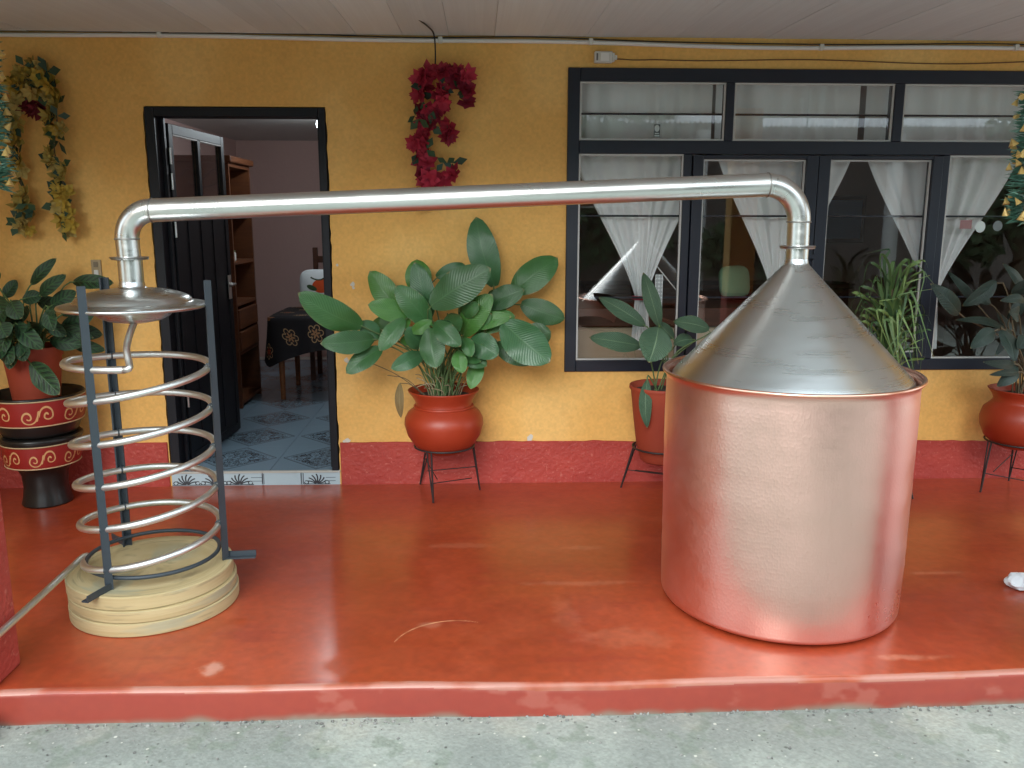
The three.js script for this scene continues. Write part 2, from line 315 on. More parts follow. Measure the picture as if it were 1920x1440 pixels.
// door: frame, step of printed tiles, open leaf
{
  const df = phy({ color: lin(0.005, 0.006, 0.01), roughness: 0.5, specularIntensity: 0.6 });
  obj('door_jamb', bx(-1.818, -1.766, 0.084, 2.156, -0.13, 0.006, 0.003), df, house);
  obj('door_jamb', bx(-0.878, -0.84, 0.084, 2.156, -0.13, 0.006, 0.003), df, house);
  obj('door_head', bx(-1.765, -0.879, 2.108, 2.156, -0.13, 0.005, 0.003), df, house);
  obj('door_stop', bx(-1.765, -1.745, 0.084, 2.107, -0.1, -0.075), df, house);
  obj('door_stop', bx(-0.897, -0.879, 0.084, 2.107, -0.1, -0.075), df, house);
  // printed step tiles
  const stepTex = canvasTex(1024, 96, (c, w, h) => {
    c.fillStyle = '#a9bcc4'; c.fillRect(0, 0, w, h);
    const scroll = (x, s, fl) => {                 // palmette: a fan of curved petals over a pair of volutes
      c.save(); c.translate(x, h * 0.92); c.scale(fl * s, s); c.strokeStyle = '#1d232b'; c.fillStyle = '#1d232b'; c.lineCap = 'round';
      for (let k = 0; k < 7; k++) { const a = -2.75 + k * 0.4, L = 74 - 4 * Math.abs(k - 3); c.lineWidth = 9; c.beginPath(); c.moveTo(10 * Math.cos(a), 8 * Math.sin(a)); c.quadraticCurveTo(L * 0.7 * Math.cos(a - 0.25), L * 0.7 * Math.sin(a - 0.25), L * Math.cos(a), L * Math.sin(a) * 1.05); c.stroke(); }
      c.lineWidth = 6; for (const sx of [-1, 1]) { c.beginPath(); c.arc(sx * 66, -12, 13, 0, 5.4); c.stroke(); } c.beginPath(); c.moveTo(-84, 2); c.lineTo(84, 2); c.stroke(); c.restore();
    };
    scroll(90, 1, 1); scroll(255, 1, -1); scroll(410, 1, 1); scroll(880, 0.95, -1);
    c.fillStyle = '#39434e';
    for (const [x, y, w2, h2] of [[480, 34, 66, 4], [480, 62, 66, 4], [546, 6, 4, 84], [556, 6, 4, 84], [782, 4, 4, 88], [796, 4, 5, 88], [935, 38, 60, 4], [935, 64, 60, 4]]) c.fillRect(x, y, w2, h2);
  });
  const step = sub('door_step', house);
  obj('step_core', bx(-1.828, -0.828, -0.1, 0.066, -0.16, -0.009), M.plastic, step);
  const edges = [-1.824, -1.555, -1.29, -1.06, -0.832];
  for (let k = 0; k < 4; k++) {
    const g = bx(edges[k] + 0.0015, edges[k + 1] - 0.0015, -0.03, 0.073, -0.008, 0.003, 0.0015), p = g.attributes.position, uv = g.attributes.uv;
    for (let i = 0; i < p.count; i++) uv.setXY(i, (p.getX(i) + 1.824) / 0.992, p.getY(i) / 0.075);
    obj('riser_tile', g, std({ map: stepTex, roughness: 0.3 }), step);
  }
  obj('nosing', bx(-1.826, -0.83, 0.0745, 0.0865, -0.0135, 0.008, 0.003), std({ color: lin(0.45, 0.44, 0.4), roughness: 0.45 }), step);
  // open leaf (local: x along the leaf from the hinge, z thickness)
  const leaf = sub('door_leaf', house); leaf.position.set(-1.762, 0.1, -0.135); leaf.rotation.y = 86.5 * Math.PI / 180;
  obj('lower_panel', bx(0.055, 0.825, 0.05, 1.5, -0.012, 0.012), df, leaf);
  for (const [a, b] of [[0, 0.055], [0.825, 0.88]]) obj('stile', bx(a, b, 0, 1.985, -0.02, 0.02, 0.004), df, leaf);
  obj('rail', bx(0.056, 0.824, 0, 0.05, -0.02, 0.02), df, leaf); obj('rail', bx(0.056, 0.824, 1.5, 1.56, -0.02, 0.02, 0.003), df, leaf); obj('rail', bx(0.056, 0.824, 1.93, 1.985, -0.02, 0.02, 0.003), df, leaf);
  obj('rail', bx(0.42, 0.46, 1.561, 1.929, -0.02, 0.02, 0.003), df, leaf);
  for (let k = 0; k < 3; k++) obj('panel_rib', bx(0.2 + 0.2 * k, 0.215 + 0.2 * k, 0.08, 1.46, 0.0125, 0.018), df, leaf);
  for (const [a, b] of [[0.061, 0.415], [0.465, 0.819]]) obj('pane', bx(a, b, 1.565, 1.925, -0.002, 0.002), M.glass, leaf);
  for (const [a, b] of [[0.058, 0.418], [0.462, 0.822]]) for (const y of [1.561, 1.922]) obj('bead', bx(a, b, y, y + 0.007, 0.003, 0.021), M.bead, leaf);
  obj('handle', [bx(0.8, 0.85, 0.92, 1.08, 0.021, 0.026), rod([0.83, 1.02, 0.02], [0.83, 1.02, 0.06], 0.008), rod([0.83, 1.02, 0.06], [0.73, 1.015, 0.06], 0.008)], M.pipe, leaf);
  for (const y of [0.35, 1.35, 1.62, 1.76]) obj('hinge', rod([-0.006, y, 0.024], [-0.006, y + 0.09, 0.024], 0.008), M.pipe, leaf);
}
// room floor tiles, four to a printed diamond
{
  const rf = tag(sub('room_floor', scene), 'pale blue grey tiled floor with dark diamonds inside the doorway', null, null, 'structure');
  obj('screed', bx(-2.5, -0.1, -0.1, 0.078, -4.3, -0.17), M.plastic, rf);
  const quarter = (s0) => canvasTex(256, 256, (c, w) => {          // motif quarter in the lower left corner
    c.fillStyle = '#7d95a6'; c.fillRect(0, 0, w, w);
    c.strokeStyle = '#2b323c'; c.lineWidth = 5; c.beginPath(); c.moveTo(0, w * 0.08); c.lineTo(w * 0.92, w); c.stroke(); c.lineWidth = 2; c.beginPath(); c.moveTo(0, w * 0.14); c.lineTo(w * 0.86, w); c.stroke();
    c.save(); c.beginPath(); c.moveTo(0, w * 0.2); c.lineTo(w * 0.8, w); c.lineTo(0, w); c.closePath(); c.clip();
    let q = s0; const r = () => (q = (q * 16807) % 2147483647) / 2147483647;
    for (let k = 0; k < 150; k++) { c.strokeStyle = k % 3 ? '#2a303a' : '#5d6b77'; c.lineWidth = 2 + 4 * r(); c.beginPath(); c.arc(r() * w * 0.8, w * (0.25 + 0.75 * r()), 4 + 16 * r(), r() * 6, r() * 6 + 3); c.stroke(); }
    c.restore();
  });
  const mats = [quarter(77), quarter(991)].map(t => std({ map: t, roughness: 0.22 }));
  const g = new THREE.BoxGeometry(0.267, 0.008, 0.267), T = 0.27;
  for (let j = 0; j < 15; j++) for (let i = 0; i < 8; i++) {
    const t = obj('tile', g, mats[(i * 3 + j) % 2], rf);
    const ox = mod(i, 2), oz = mod(j, 2);
    t.position.set(-2.195 + T * i, 0.0815, -0.15 - T * j);
    t.rotation.y = [[Math.PI, Math.PI / 2], [Math.PI * 1.5, 0]][ox][oz];
  }
}
// ---------------------------------------------------------------- window of the house
{
  const w = sub('window', house);
  const F = (n, x0, x1, y0, y1, z0 = -0.07, z1 = 0.014) => obj(n, bx(x0, x1, y0, y1, z0, z1, 0.004), M.frame, w);
  F('frame', 0.5, 0.566, 0.677, 2.376); F('frame', 3.292, 3.361, 0.677, 2.376);
  F('frame', 0.567, 3.291, 2.304, 2.376); F('frame', 0.567, 3.291, 0.677, 0.744);
  F('transom_rail', 0.567, 3.291, 1.918, 1.99, -0.07, 0.018);
  F('mullion', 1.383, 1.431, 1.991, 2.303); F('mullion', 2.339, 2.393, 1.991, 2.303);
  F('mullion', 1.16, 1.206, 0.745, 1.917); F('mullion', 2.65, 2.689, 0.745, 1.917);
  for (const [a, b, c, d] of [[1.21, 1.27, 1.859, 1.926], [1.93, 1.996, 2.587, 2.646]]) {       // two opening leaves
    F('stile', a, b, 0.752, 1.912, -0.05, 0.026); F('stile', c, d, 0.752, 1.912, -0.05, 0.026);
    F('leaf_rail', b + 0.001, c - 0.001, 1.891, 1.912, -0.05, 0.025); F('leaf_rail', b + 0.001, c - 0.001, 0.752, 0.782, -0.05, 0.025);
  }
  obj('catch', [bx(1.89, 1.935, 1.3, 1.36, 0.0265, 0.034), rod([1.915, 1.33, 0.03], [1.915, 1.33, 0.06], 0.006), rod([1.915, 1.33, 0.06], [1.915, 1.26, 0.06], 0.006)], M.frame, w);
  const panes = [[0.567, 1.382, 1.991, 2.303], [1.432, 2.338, 1.991, 2.303], [2.394, 3.291, 1.991, 2.303], [0.567, 1.159, 0.745, 1.917], [1.271, 1.858, 0.783, 1.89], [1.997, 2.586, 0.783, 1.89], [2.69, 3.291, 0.745, 1.917]];
  panes.forEach(([a, b, c, d]) => {
    const g = new THREE.PlaneGeometry(b - a, d - c, 1, 1); g.translate((a + b) / 2, (c + d) / 2, -0.012 + rr(-0.002, 0.002));
    const p = g.attributes.position, t = rr(-0.0008, 0.0008), q = rr(-0.0003, 0.0003);           // panes are never quite true
    for (let i = 0; i < 4; i++) p.setZ(i, p.getZ(i) + (p.getX(i) > (a + b) / 2 ? t : -t) + (p.getY(i) > (c + d) / 2 ? q : -q));
    g.computeVertexNormals();
    obj('pane', g, M.glass, w);
    const e = 0.009;
    for (const q4 of [[a, b, c, c + e], [a, b, d - e, d], [a, a + e, c + e, d - e], [b - e, b, c + e, d - e]]) obj('bead', bx(...q4, -0.008, 0.004), M.bead, w);
  });
  for (const y of [2.142, 1.576, 1.104]) obj('security_bar', rod([0.49, y, -0.075], [3.37, y, -0.075], 0.006), M.frame, w);
  // things stuck on the glass
  const round = (x, y, rx, ry, col) => { const g = new THREE.CircleGeometry(1, 24); g.scale(rx, ry, 1); g.translate(x, y, -0.0085); obj('sticker', g, std({ color: col, roughness: 0.6 }), w); };
  round(2.917, 1.517, 0.03, 0.033, lin(0.6, 0.68, 0.66)); round(3.02, 1.522, 0.028, 0.03, lin(0.16, 0.19, 0.19));
  const rs = new THREE.PlaneGeometry(0.07, 0.05); rs.translate(2.83, 1.53, -0.0085); obj('sticker', rs, std({ color: lin(0.3, 0.16, 0.16), roughness: 0.6 }), w);
  const rb = new THREE.PlaneGeometry(0.035, 0.07); rb.translate(1.005, 2.045, -0.0085);
  obj('sticker', rb, std({ map: canvasTex(64, 128, (c) => { c.fillStyle = '#4c5558'; c.fillRect(0, 0, 64, 128); c.fillStyle = '#b7c3c2'; c.beginPath(); c.ellipse(32, 40, 26, 34, 0, 0, 7); c.fill(); c.fillRect(10, 86, 44, 10); c.fillRect(6, 106, 52, 14); }), roughness: 0.6 }), w);
  const card = new THREE.PlaneGeometry(0.045, 0.2); card.translate(1.046, 1.143, -0.0085);
  obj('lace_card', card, std({ map: canvasTex(96, 384, (c) => { c.fillStyle = '#c3cccb'; c.fillRect(0, 0, 96, 384); c.strokeStyle = '#5c666b'; c.lineWidth = 5; for (let j = 0; j < 9; j++) for (let i = 0; i < 2; i++) { c.beginPath(); c.arc(26 + i * 44, 24 + j * 42, 16, 0, 7); c.stroke(); c.beginPath(); c.arc(26 + i * 44, 24 + j * 42, 6, 0, 7); c.stroke(); } }), roughness: 0.8 }), w);
}
// curtains behind the glass
function curtain(x0, x1, tie, label, ph) {
  const t = thing('curtain', label, 'curtain', [0, 0, 0], 0, 'white curtains behind the window');
  const build = (rows, halfL, halfR, fold) => {
    const nx = 90, ny = rows, P = [], U = [], I = [];
    for (let j = 0; j <= ny; j++) for (let i = 0; i <= nx; i++) {
      const v = j / ny, u = i / nx, [l, y] = halfL(v), r = halfR(v)[0];
      const sp = r - l, wv = Math.sin(u * 44 + ph + Math.sin(u * 9) * 1.4) * 0.6 + Math.sin(u * 21 + ph * 2) * 0.4;
      P.push(mix(l, r, u), y, -0.14 + fold(v) * wv + 0.012 * Math.sin(u * 7 + v * 3)); U.push(u, v);
    }
    for (let j = 0; j < ny; j++) for (let i = 0; i < nx; i++) { const a = j * (nx + 1) + i, b = a + nx + 1; I.push(a, b, a + 1, b, b + 1, a + 1); }
    const g = new THREE.BufferGeometry(); g.setAttribute('position', new THREE.Float32BufferAttribute(P, 3)); g.setAttribute('uv', new THREE.Float32BufferAttribute(U, 2)); g.setIndex(I); g.computeVertexNormals(); return g;
  };
  const ty = 1.1, y0 = 2.36;
  const shape = (edge, side) => v => { const y = mix(y0, ty, v); const k = sm(0, 1, Math.min(1, Math.max(0, (1.98 - y) / (1.98 - ty)))) * 0.35 + 0.65 * Math.min(1, Math.max(0, (1.98 - y) / (1.98 - ty))); return [mix(edge, tie + side * 0.034, k), y]; };
  obj('drape', build(60, shape(x0, -1), shape(x1, 1), v => mix(0.016, 0.02, v)), M.curtain, t);
  obj('tail', build(14, v => [tie - 0.036 - 0.02 * v, mix(ty - 0.012, 0.78, v)], v => [tie + 0.036 + 0.035 * v, mix(ty - 0.012, 0.78, v)], v => 0.016), M.curtain, t);
  const tb = new THREE.TorusGeometry(0.04, 0.011, 8, 24); tb.rotateX(Math.PI / 2); tb.scale(1.1, 1.1, 0.85); tb.translate(tie, ty - 0.003, -0.14);
  tag(obj('tie_band', tb, std({ color: lin(0.42, 0.02, 0.06), roughness: 0.5 }), t), 'red tie band');
  obj('curtain_rod', rod([x0 - 0.02, 2.368, -0.14], [x1 + 0.02, 2.368, -0.14], 0.008), M.wire, t);
  return t;
}
{
  const c1 = curtain(0.52, 1.34, 0.965, 'leftmost white curtain tied in the middle with a red band', 0.3);
  obj('cord_or_glint', [rod([0.925, 1.395, -0.17], [0.62, 1.075, -0.17], 0.0045, 6), rod([0.98, 1.38, -0.17], [1.19, 1.135, -0.17], 0.004, 6)], M.white, c1);  // pale diagonals stand for light mirrored in the pane, built as thin rods
  curtain(1.36, 2.2, 1.79, 'white curtain behind the two opening window leaves', 1.1);
  curtain(2.24, 3.2, 2.73, 'rightmost white curtain, gathered behind the wide black post of the window', 2.2);
}

// ---------------------------------------------------------------- inside the doorway
{
  const t = thing('wooden_cabinet', 'tall brown wooden cabinet with shelves beside the open door', 'cabinet', [-1.86, 0.086, -2.0]);
  const W = 0.42, D = 0.6, H = 1.88;    // local: x -W..0, z -D/2..D/2
  for (const z of [-D / 2, D / 2 - 0.025]) obj('side_panel', bx(-W, 0, 0, H, z, z + 0.025), M.woodMid, t);
  obj('back_panel', bx(-W, -W + 0.02, 0.02, H - 0.02, -D / 2 + 0.026, D / 2 - 0.026), M.woodMid, t);
  for (const y of [0.03, 0.42, 0.8, 1.12, 1.5, H - 0.03]) obj('shelf', bx(-W + 0.021, 0, y, y + 0.024, -D / 2 + 0.026, D / 2 - 0.026), M.woodMid, t);
  obj('cornice', bx(-W - 0.02, 0.03, H, H + 0.05, -D / 2 - 0.03, D / 2 + 0.03, 0.012), M.woodMid, t);
  for (const y of [0.46, 0.46 + 0.17]) obj('drawer', bx(-0.02, 0.012, y - 0.01, y + 0.14, -D / 2 + 0.03, D / 2 - 0.03, 0.006), M.woodMid, t);
  for (const y of [1.42, 1.78]) { obj('carved_trim', tube([[-0.36, y, D / 2 + 0.006], [-0.3, y + 0.05, D / 2 + 0.006], [-0.2, y - 0.02, D / 2 + 0.006], [-0.1, y + 0.05, D / 2 + 0.006], [-0.03, y, D / 2 + 0.006]], 0.009, 24, 6), M.woodDark, t); obj('carved_trim', tube([[-0.3, y - 0.05, D / 2 + 0.006], [-0.2, y - 0.08, D / 2 + 0.006], [-0.06, y - 0.05, D / 2 + 0.006]], 0.008, 16, 6), M.woodDark, t); }
  const jar = thing('storage_jar', 'small white jar on the cabinet shelf seen past the open door', 'jar', [-1.9, 1.231, -1.79]);
  obj('body', lathe([[0, 0], [0.03, 0], [0.034, 0.01], [0.034, 0.06], [0.028, 0.07]], 24), M.white, jar); obj('lid', lathe([[0.03, 0.0705], [0.03, 0.082], [0, 0.084]], 24), std({ color: lin(0.1, 0.14, 0.06), roughness: 0.6 }), jar);
}
{
  const t = thing('table', 'dark wooden table under a black flowered cloth inside the doorway', 'table', [-1.2, 0.086, -2.35]);
  obj('table_top', bx(-0.5, 0.5, 0.66, 0.69, -0.38, 0.38, 0.005), M.wood, t);
  for (const sx of [-1, 1]) for (const sz of [-1, 1]) obj('leg', new THREE.CylinderGeometry(0.03, 0.02, 0.659, 12).translate(sx * 0.42, 0.33, sz * 0.3), M.wood, t);
  // cloth: flat over the top, hanging in folds round the edge
  const cloth = thing('tablecloth', 'black tablecloth printed with gold and orange flowers', 'tablecloth', [-1.2, 0.778, -2.35]);
  const rows = 26, cols = 120, P = [], U = [], I = [];
  for (let j = 0; j <= rows; j++) for (let i = 0; i <= cols; i++) {
    const a = i / cols * Math.PI * 2, r = j / rows, k = Math.min(1, r / 0.6), dr = Math.max(0, (r - 0.6) / 0.4);
    const sq = Math.pow(Math.pow(Math.abs(Math.cos(a)), 16) + Math.pow(Math.abs(Math.sin(a)), 16), -1 / 16), corner = Math.max(0, sq - 1) / 0.35;
    const drop = dr * (0.27 + 0.14 * corner), out = 0.014 + dr * (0.02 + 0.02 * Math.sin(a * 18) + 0.02 * corner);
    const rad = sq * k;
    P.push(Math.cos(a) * (rad * 0.5 + (dr > 0 ? out : 0.01 * k)), 0.004 - (dr > 0 ? drop : 0), Math.sin(a) * (rad * 0.38 + (dr > 0 ? out : 0.01 * k)));
    const L = rad * 0.5 + drop; U.push(0.5 + Math.cos(a) * L * 0.62, 0.5 + Math.sin(a) * L * 0.62);
  }
  for (let j = 0; j < rows; j++) for (let i = 0; i < cols; i++) { const a = j * (cols + 1) + i, b = a + cols + 1; I.push(a, a + 1, b, b, a + 1, b + 1); }
  const g = new THREE.BufferGeometry(); g.setAttribute('position', new THREE.Float32BufferAttribute(P, 3)); g.setAttribute('uv', new THREE.Float32BufferAttribute(U, 2)); g.setIndex(I); g.computeVertexNormals();
  const map = canvasTex(1024, 1024, (c) => {
    c.fillStyle = '#120f16'; c.fillRect(0, 0, 1024, 1024); let q = 31; const r = () => (q = (q * 16807) % 2147483647) / 2147483647;
    const fl = (x, y, s, o) => { c.save(); c.translate(x, y); c.rotate(r() * 6); for (let k = 0; k < 6; k++) { c.rotate(Math.PI / 3); c.lineWidth = s * 0.12; c.strokeStyle = '#a98a64'; c.beginPath(); c.arc(0, -s * 0.72, s * 0.3, 2.4, 7.0); c.stroke(); c.fillStyle = o ? '#a2401c' : '#9c7350'; c.beginPath(); c.ellipse(0, -s * 0.34, s * 0.12, s * 0.28, 0, 0, 7); c.fill(); } c.restore(); };
    for (let j = 0; j < 6; j++) for (let i = 0; i < 6; i++) fl(80 + i * 172 + (j % 2) * 80 + r() * 30, 80 + j * 172 + r() * 30, 34 + r() * 12, (i + j) % 3 === 0);
  });
  obj('cloth', g, std({ map, roughness: 0.85 }), cloth);
}
{
  const p = thing('cushion', 'white cushion with an orange flower print on the black tablecloth', 'cushion', [-1.38, 0.786, -2.5], 0.1);
  const g = new THREE.SphereGeometry(1, 32, 24), q = g.attributes.position;
  for (let i = 0; i < q.count; i++) { let x = q.getX(i), y = q.getY(i), z = q.getZ(i); const s = Math.pow(Math.pow(Math.abs(x), 4) + Math.pow(Math.abs(y), 4), 0.25) / (Math.hypot(x, y) + 1e-6); q.setXYZ(i, x / Math.max(s, 0.7) * 0.155, y / Math.max(s, 0.7) * 0.155 + 0.185, z * 0.06); }
  g.computeVertexNormals(); const uv = g.attributes.uv; for (let i = 0; i < q.count; i++) uv.setXY(i, q.getX(i) / 0.38 + 0.5, (q.getY(i)) / 0.38);
  obj('cover', g, std({ map: canvasTex(256, 256, (c) => { c.fillStyle = '#cfd6da'; c.fillRect(0, 0, 256, 256); c.fillStyle = '#c2491a'; c.beginPath(); c.ellipse(150, 120, 52, 40, 0, 0, 7); c.fill(); c.strokeStyle = '#263a26'; c.lineWidth = 8; c.beginPath(); c.moveTo(90, 70); c.quadraticCurveTo(120, 90, 150, 84); c.quadraticCurveTo(180, 64, 210, 76); c.stroke(); c.fillStyle = '#2f4a2c'; c.beginPath(); c.ellipse(95, 130, 30, 14, 0.4, 0, 7); c.fill(); }), roughness: 0.9 }), p);
  const ch = thing('dining_chair', 'dark wooden chair behind the flowered table', 'chair', [-1.35, 0.086, -3.05]);
  for (const sx of [-1, 1]) { obj('leg', bx(sx * 0.18 - 0.02, sx * 0.18 + 0.02, 0, 0.43, 0.14, 0.18), M.woodDark, ch); obj('back_post', bx(sx * 0.18 - 0.022, sx * 0.18 + 0.022, 0, 1.2, -0.2, -0.16, 0.006), M.woodDark, ch); }
  obj('seat', bx(-0.21, 0.21, 0.431, 0.465, -0.159, 0.2, 0.008), M.woodDark, ch);
  for (const y of [0.7, 0.9, 1.06]) obj('back_rail', bx(-0.157, 0.157, y, y + 0.06, -0.195, -0.165), M.woodDark, ch);
}
{ // the lit bulb below the room's ceiling
  const l = thing('ceiling_lamp', 'small lit white bulb under the room ceiling at the corner of the doorway', 'lamp', [-1.195, 2.34, -1.85]);
  obj('lamp_holder', lathe([[0, 0], [0.035, 0], [0.033, -0.012], [0.02, -0.03], [0.018, -0.04], [0, -0.04]], 20), M.white, l);
  obj('bulb', lathe([[0.0, -0.0405], [0.014, -0.042], [0.026, -0.065], [0.03, -0.085], [0.024, -0.108], [0.0, -0.118]], 24), std({ color: lin(0.8, 0.8, 0.8), emissive: lin(0.85, 0.95, 1), emissiveIntensity: 2, roughness: 0.4 }), l);
  const p = new THREE.PointLight(lin(0.85, 0.95, 1), 0.45); p.position.set(0, -0.08, 0); p.castShadow = true; p.shadow.radius = 1.2; l.add(p);
}
// inside the window room: a low cabinet, a cushion, a sideboard and a picture
{
  const t = thing('sideboard', 'dark brown sideboard deep in the room behind the window', 'sideboard', [2.2, 0.071, -3.0]);
  obj('body', bx(-1.2, 1.2, 0.08, 0.86, -0.22, 0.2, 0.01), M.woodDark, t); obj('top', bx(-1.24, 1.24, 0.861, 0.9, -0.24, 0.24, 0.008), M.woodDark, t);
  for (let k = 0; k < 4; k++) { const d = obj('door', bx(-1.16 + 0.58 * k, -0.62 + 0.58 * k, 0.12, 0.82, 0.201, 0.22, 0.006), M.woodDark, t); obj('knob', new THREE.SphereGeometry(0.014, 12, 8).translate(-0.66 + 0.58 * k, 0.5, 0.232), M.pipe, d); }
  for (const sx of [-1, 1]) obj('plinth', bx(sx * 1.1 - 0.05, sx * 1.1 + 0.05, 0, 0.079, -0.18, 0.18), M.woodDark, t);
  const t2 = thing('low_cabinet', 'low beige cabinet with a dark brown top close behind the glass', 'cabinet', [1.3, 0.071, -0.8]);
  const beige = std({ color: lin(0.5, 0.4, 0.27), roughness: 0.6 });
  obj('body', bx(-0.8, 0.8, 0.06, 0.8, -0.25, 0.25, 0.006), beige, t2); obj('top', bx(-0.84, 0.84, 0.801, 0.925, -0.28, 0.29, 0.01), M.woodDark, t2); obj('plinth', bx(-0.76, 0.76, 0, 0.059, -0.22, 0.22), M.woodDark, t2);
  for (const x of [-0.78, 0.01]) { const d = obj('door', bx(x, x + 0.77, 0.08, 0.78, 0.2505, 0.266, 0.004), beige, t2); obj('knob', new THREE.SphereGeometry(0.013, 12, 8).translate(x < 0 ? -0.06 : 0.06, 0.45, 0.277), M.pipe, d); }
  const gc = thing('green_cushion', 'pale green cushion propped on the low cabinet behind the window', 'cushion', [1.76, 0.997, -0.86], 0.5);
  const cg = new THREE.SphereGeometry(1, 28, 20), cp = cg.attributes.position;
  for (let k = 0; k < cp.count; k++) { const x = cp.getX(k), y = cp.getY(k), s2 = Math.max(0.72, Math.pow(x ** 4 + y ** 4, 0.25) / (Math.hypot(x, y) + 1e-6)); cp.setXYZ(k, x / s2 * 0.14, y / s2 * 0.13 + 0.165, cp.getZ(k) * 0.06); }
  cg.scale(0.95, 0.85, 1); cg.rotateX(-0.15); cg.computeVertexNormals(); obj('cover', cg, std({ color: lin(0.2, 0.36, 0.22), roughness: 0.9 }), gc);
  const pf = thing('picture_frame', 'blue picture hanging on the back wall of the window room', 'picture', [3.4, 1.55, -3.275]);
  obj('frame', bx(-0.3, 0.3, -0.22, 0.22, 0, 0.025, 0.005), M.woodDark, pf); obj('picture', bx(-0.26, 0.26, -0.18, 0.18, 0.0251, 0.029), std({ color: lin(0.16, 0.26, 0.42), roughness: 0.5 }), pf);
}
// ---------------------------------------------------------------- the still
const BX = 1.25, BZ = 1.588;
{
  const t = thing('copper_boiler', 'large hammered copper boiler pot with a rolled rim standing on the red floor', 'boiler', [BX, 0, BZ]);
  const prof = [[0, 0.008], [0.3, 0.008], [0.44, 0.008]];
  for (let k = 0; k <= 8; k++) { const a = k / 8 * Math.PI / 2; prof.push([0.452 + 0.026 * Math.sin(a), 0.034 - 0.026 * Math.cos(a)]); }
  for (let k = 1; k <= 24; k++) { const y = 0.034 + (0.932 - 0.034) * k / 24; prof.push([0.479 + 0.004 * Math.sin(y * 3.1) + 0.006 * y + 0.002 * (hash(k, 5) - 0.5), y]); }
  prof.push([0.489, 0.944], [0.495, 0.954]);
  const g = lathe(prof, 160), p = g.attributes.position;
  for (let i = 0; i < p.count; i++) { const a = Math.atan2(p.getZ(i), p.getX(i)), y = p.getY(i), k = 1 + 0.0055 * (vnoise(a * 3 + 20, y * 4, 999, 999, 3) - 0.5) * sm(0.05, 0.3, y) * sm(0.93, 0.8, y) + 0.002 * Math.sin(a * 5 + y * 4) * sm(0.1, 0.3, y); p.setX(i, p.getX(i) * k); p.setZ(i, p.getZ(i) * k); }
  g.computeVertexNormals();
  obj('body', g, M.copper, t);
  const rim = new THREE.TorusGeometry(0.497, 0.0075, 12, 160); rim.rotateX(Math.PI / 2); rim.translate(0, 0.961, 0); obj('rim', rim, M.copperPlain, t);
  obj('inner_lip', lathe([[0.493, 0.962], [0.482, 0.956], [0.474, 0.942], [0.471, 0.89]], 128), M.copperPlain, t);
}
{
  const t = thing('still_head', 'brushed steel cone sitting in the rim of the copper boiler', 'still head', [BX, 0, BZ]);
  const prof = [[0.464, 0.912], [0.465, 0.944], [0.457, 0.956]];
  for (let k = 1; k <= 20; k++) { const u = k / 20; prof.push([mix(0.457, 0.05, u), mix(0.956, 1.385, u)]); }
  prof.push([0.0455, 1.394], [0.043, 1.41]);
  obj('cone', lathe(prof, 128), M.steel, t);
  obj('neck', lathe([[0.0425, 1.4105], [0.0425, 1.448]], 48), M.pipe, t);
  obj('flange', lathe([[0.0425, 1.4485], [0.066, 1.449], [0.066, 1.4545], [0.0425, 1.455]], 48), M.pipe, t);
}
{
  const t = thing('vapour_pipe', 'long steel pipe joining the cone head to the condenser', 'pipe');
  const CZ = 1.53, CX = -1.352, r = 0.0445;
  const yR = 1.692, yL = 1.592, slope = (yR - yL) / (1.109 + 1.263);
  const lineY = x => yL + (x + 1.263) * slope, lineZ = x => mix(CZ, BZ, (x - CX) / (BX - CX));
  obj('tube', new THREE.TubeGeometry(new THREE.LineCurve3(V(-1.252, lineY(-1.252), lineZ(-1.252)), V(1.118, lineY(1.118), lineZ(1.118))), 4, r, 40, false), M.pipe, t);
  const elbow = (x0, y0, dir, xe) => {          // quarter bend from the vertical leg into the run
    const pts = [], ye = lineY(xe), R1 = Math.abs(xe - x0), R2 = ye - y0;
    for (let k = 0; k <= 20; k++) { const a = k / 20 * Math.PI / 2; pts.push(V(x0 + dir * R1 * (1 - Math.cos(a)), y0 + R2 * Math.sin(a), lineZ(mix(x0, xe, 1 - Math.cos(a))))); }
    return new THREE.TubeGeometry(new THREE.CatmullRomCurve3(pts), 40, r, 40, false);
  };
  obj('elbow', elbow(BX - 0.002, 1.552, -1, 1.118), M.pipe, t);
  obj('elbow', elbow(CX - 0.004, 1.484, 1, -1.252), M.pipe, t);
  const ring = (x, y, z, rot) => { const g = new THREE.TorusGeometry(r, 0.0032, 8, 48); if (rot) g.rotateY(Math.PI / 2); else g.rotateX(Math.PI / 2); g.translate(x, y, z); return g; };
  const seam = std({ color: lin(0.35, 0.34, 0.32), metalness: 1, roughness: 0.5 });
  for (const [x, y, ro] of [[1.118, lineY(1.118), 1], [BX - 0.002, 1.552, 0], [-1.252, lineY(-1.252), 1], [CX - 0.004, 1.484, 0]]) obj('weld_seam', ring(x, y, lineZ(x), ro), seam, t);
  obj('drop_tube', rod([BX - 0.002, 1.552, BZ], [BX, 1.4605, BZ], 0.0425, 40), M.pipe, t);
  obj('drop_tube', rod([CX - 0.004, 1.484, CZ], [CX - 0.002, 1.416, CZ], 0.0435, 40), M.pipe, t);
  obj('flange', lathe([[0.0425, 1.4555], [0.068, 1.4557], [0.068, 1.4605], [0.0425, 1.461]], 48).translate(BX, 0, BZ), M.pipe, t);
  obj('flange', lathe([[0.0435, 1.4105], [0.07, 1.4107], [0.07, 1.4155], [0.0435, 1.416]], 48).translate(CX - 0.002, 0, CZ), M.pipe, t);
}
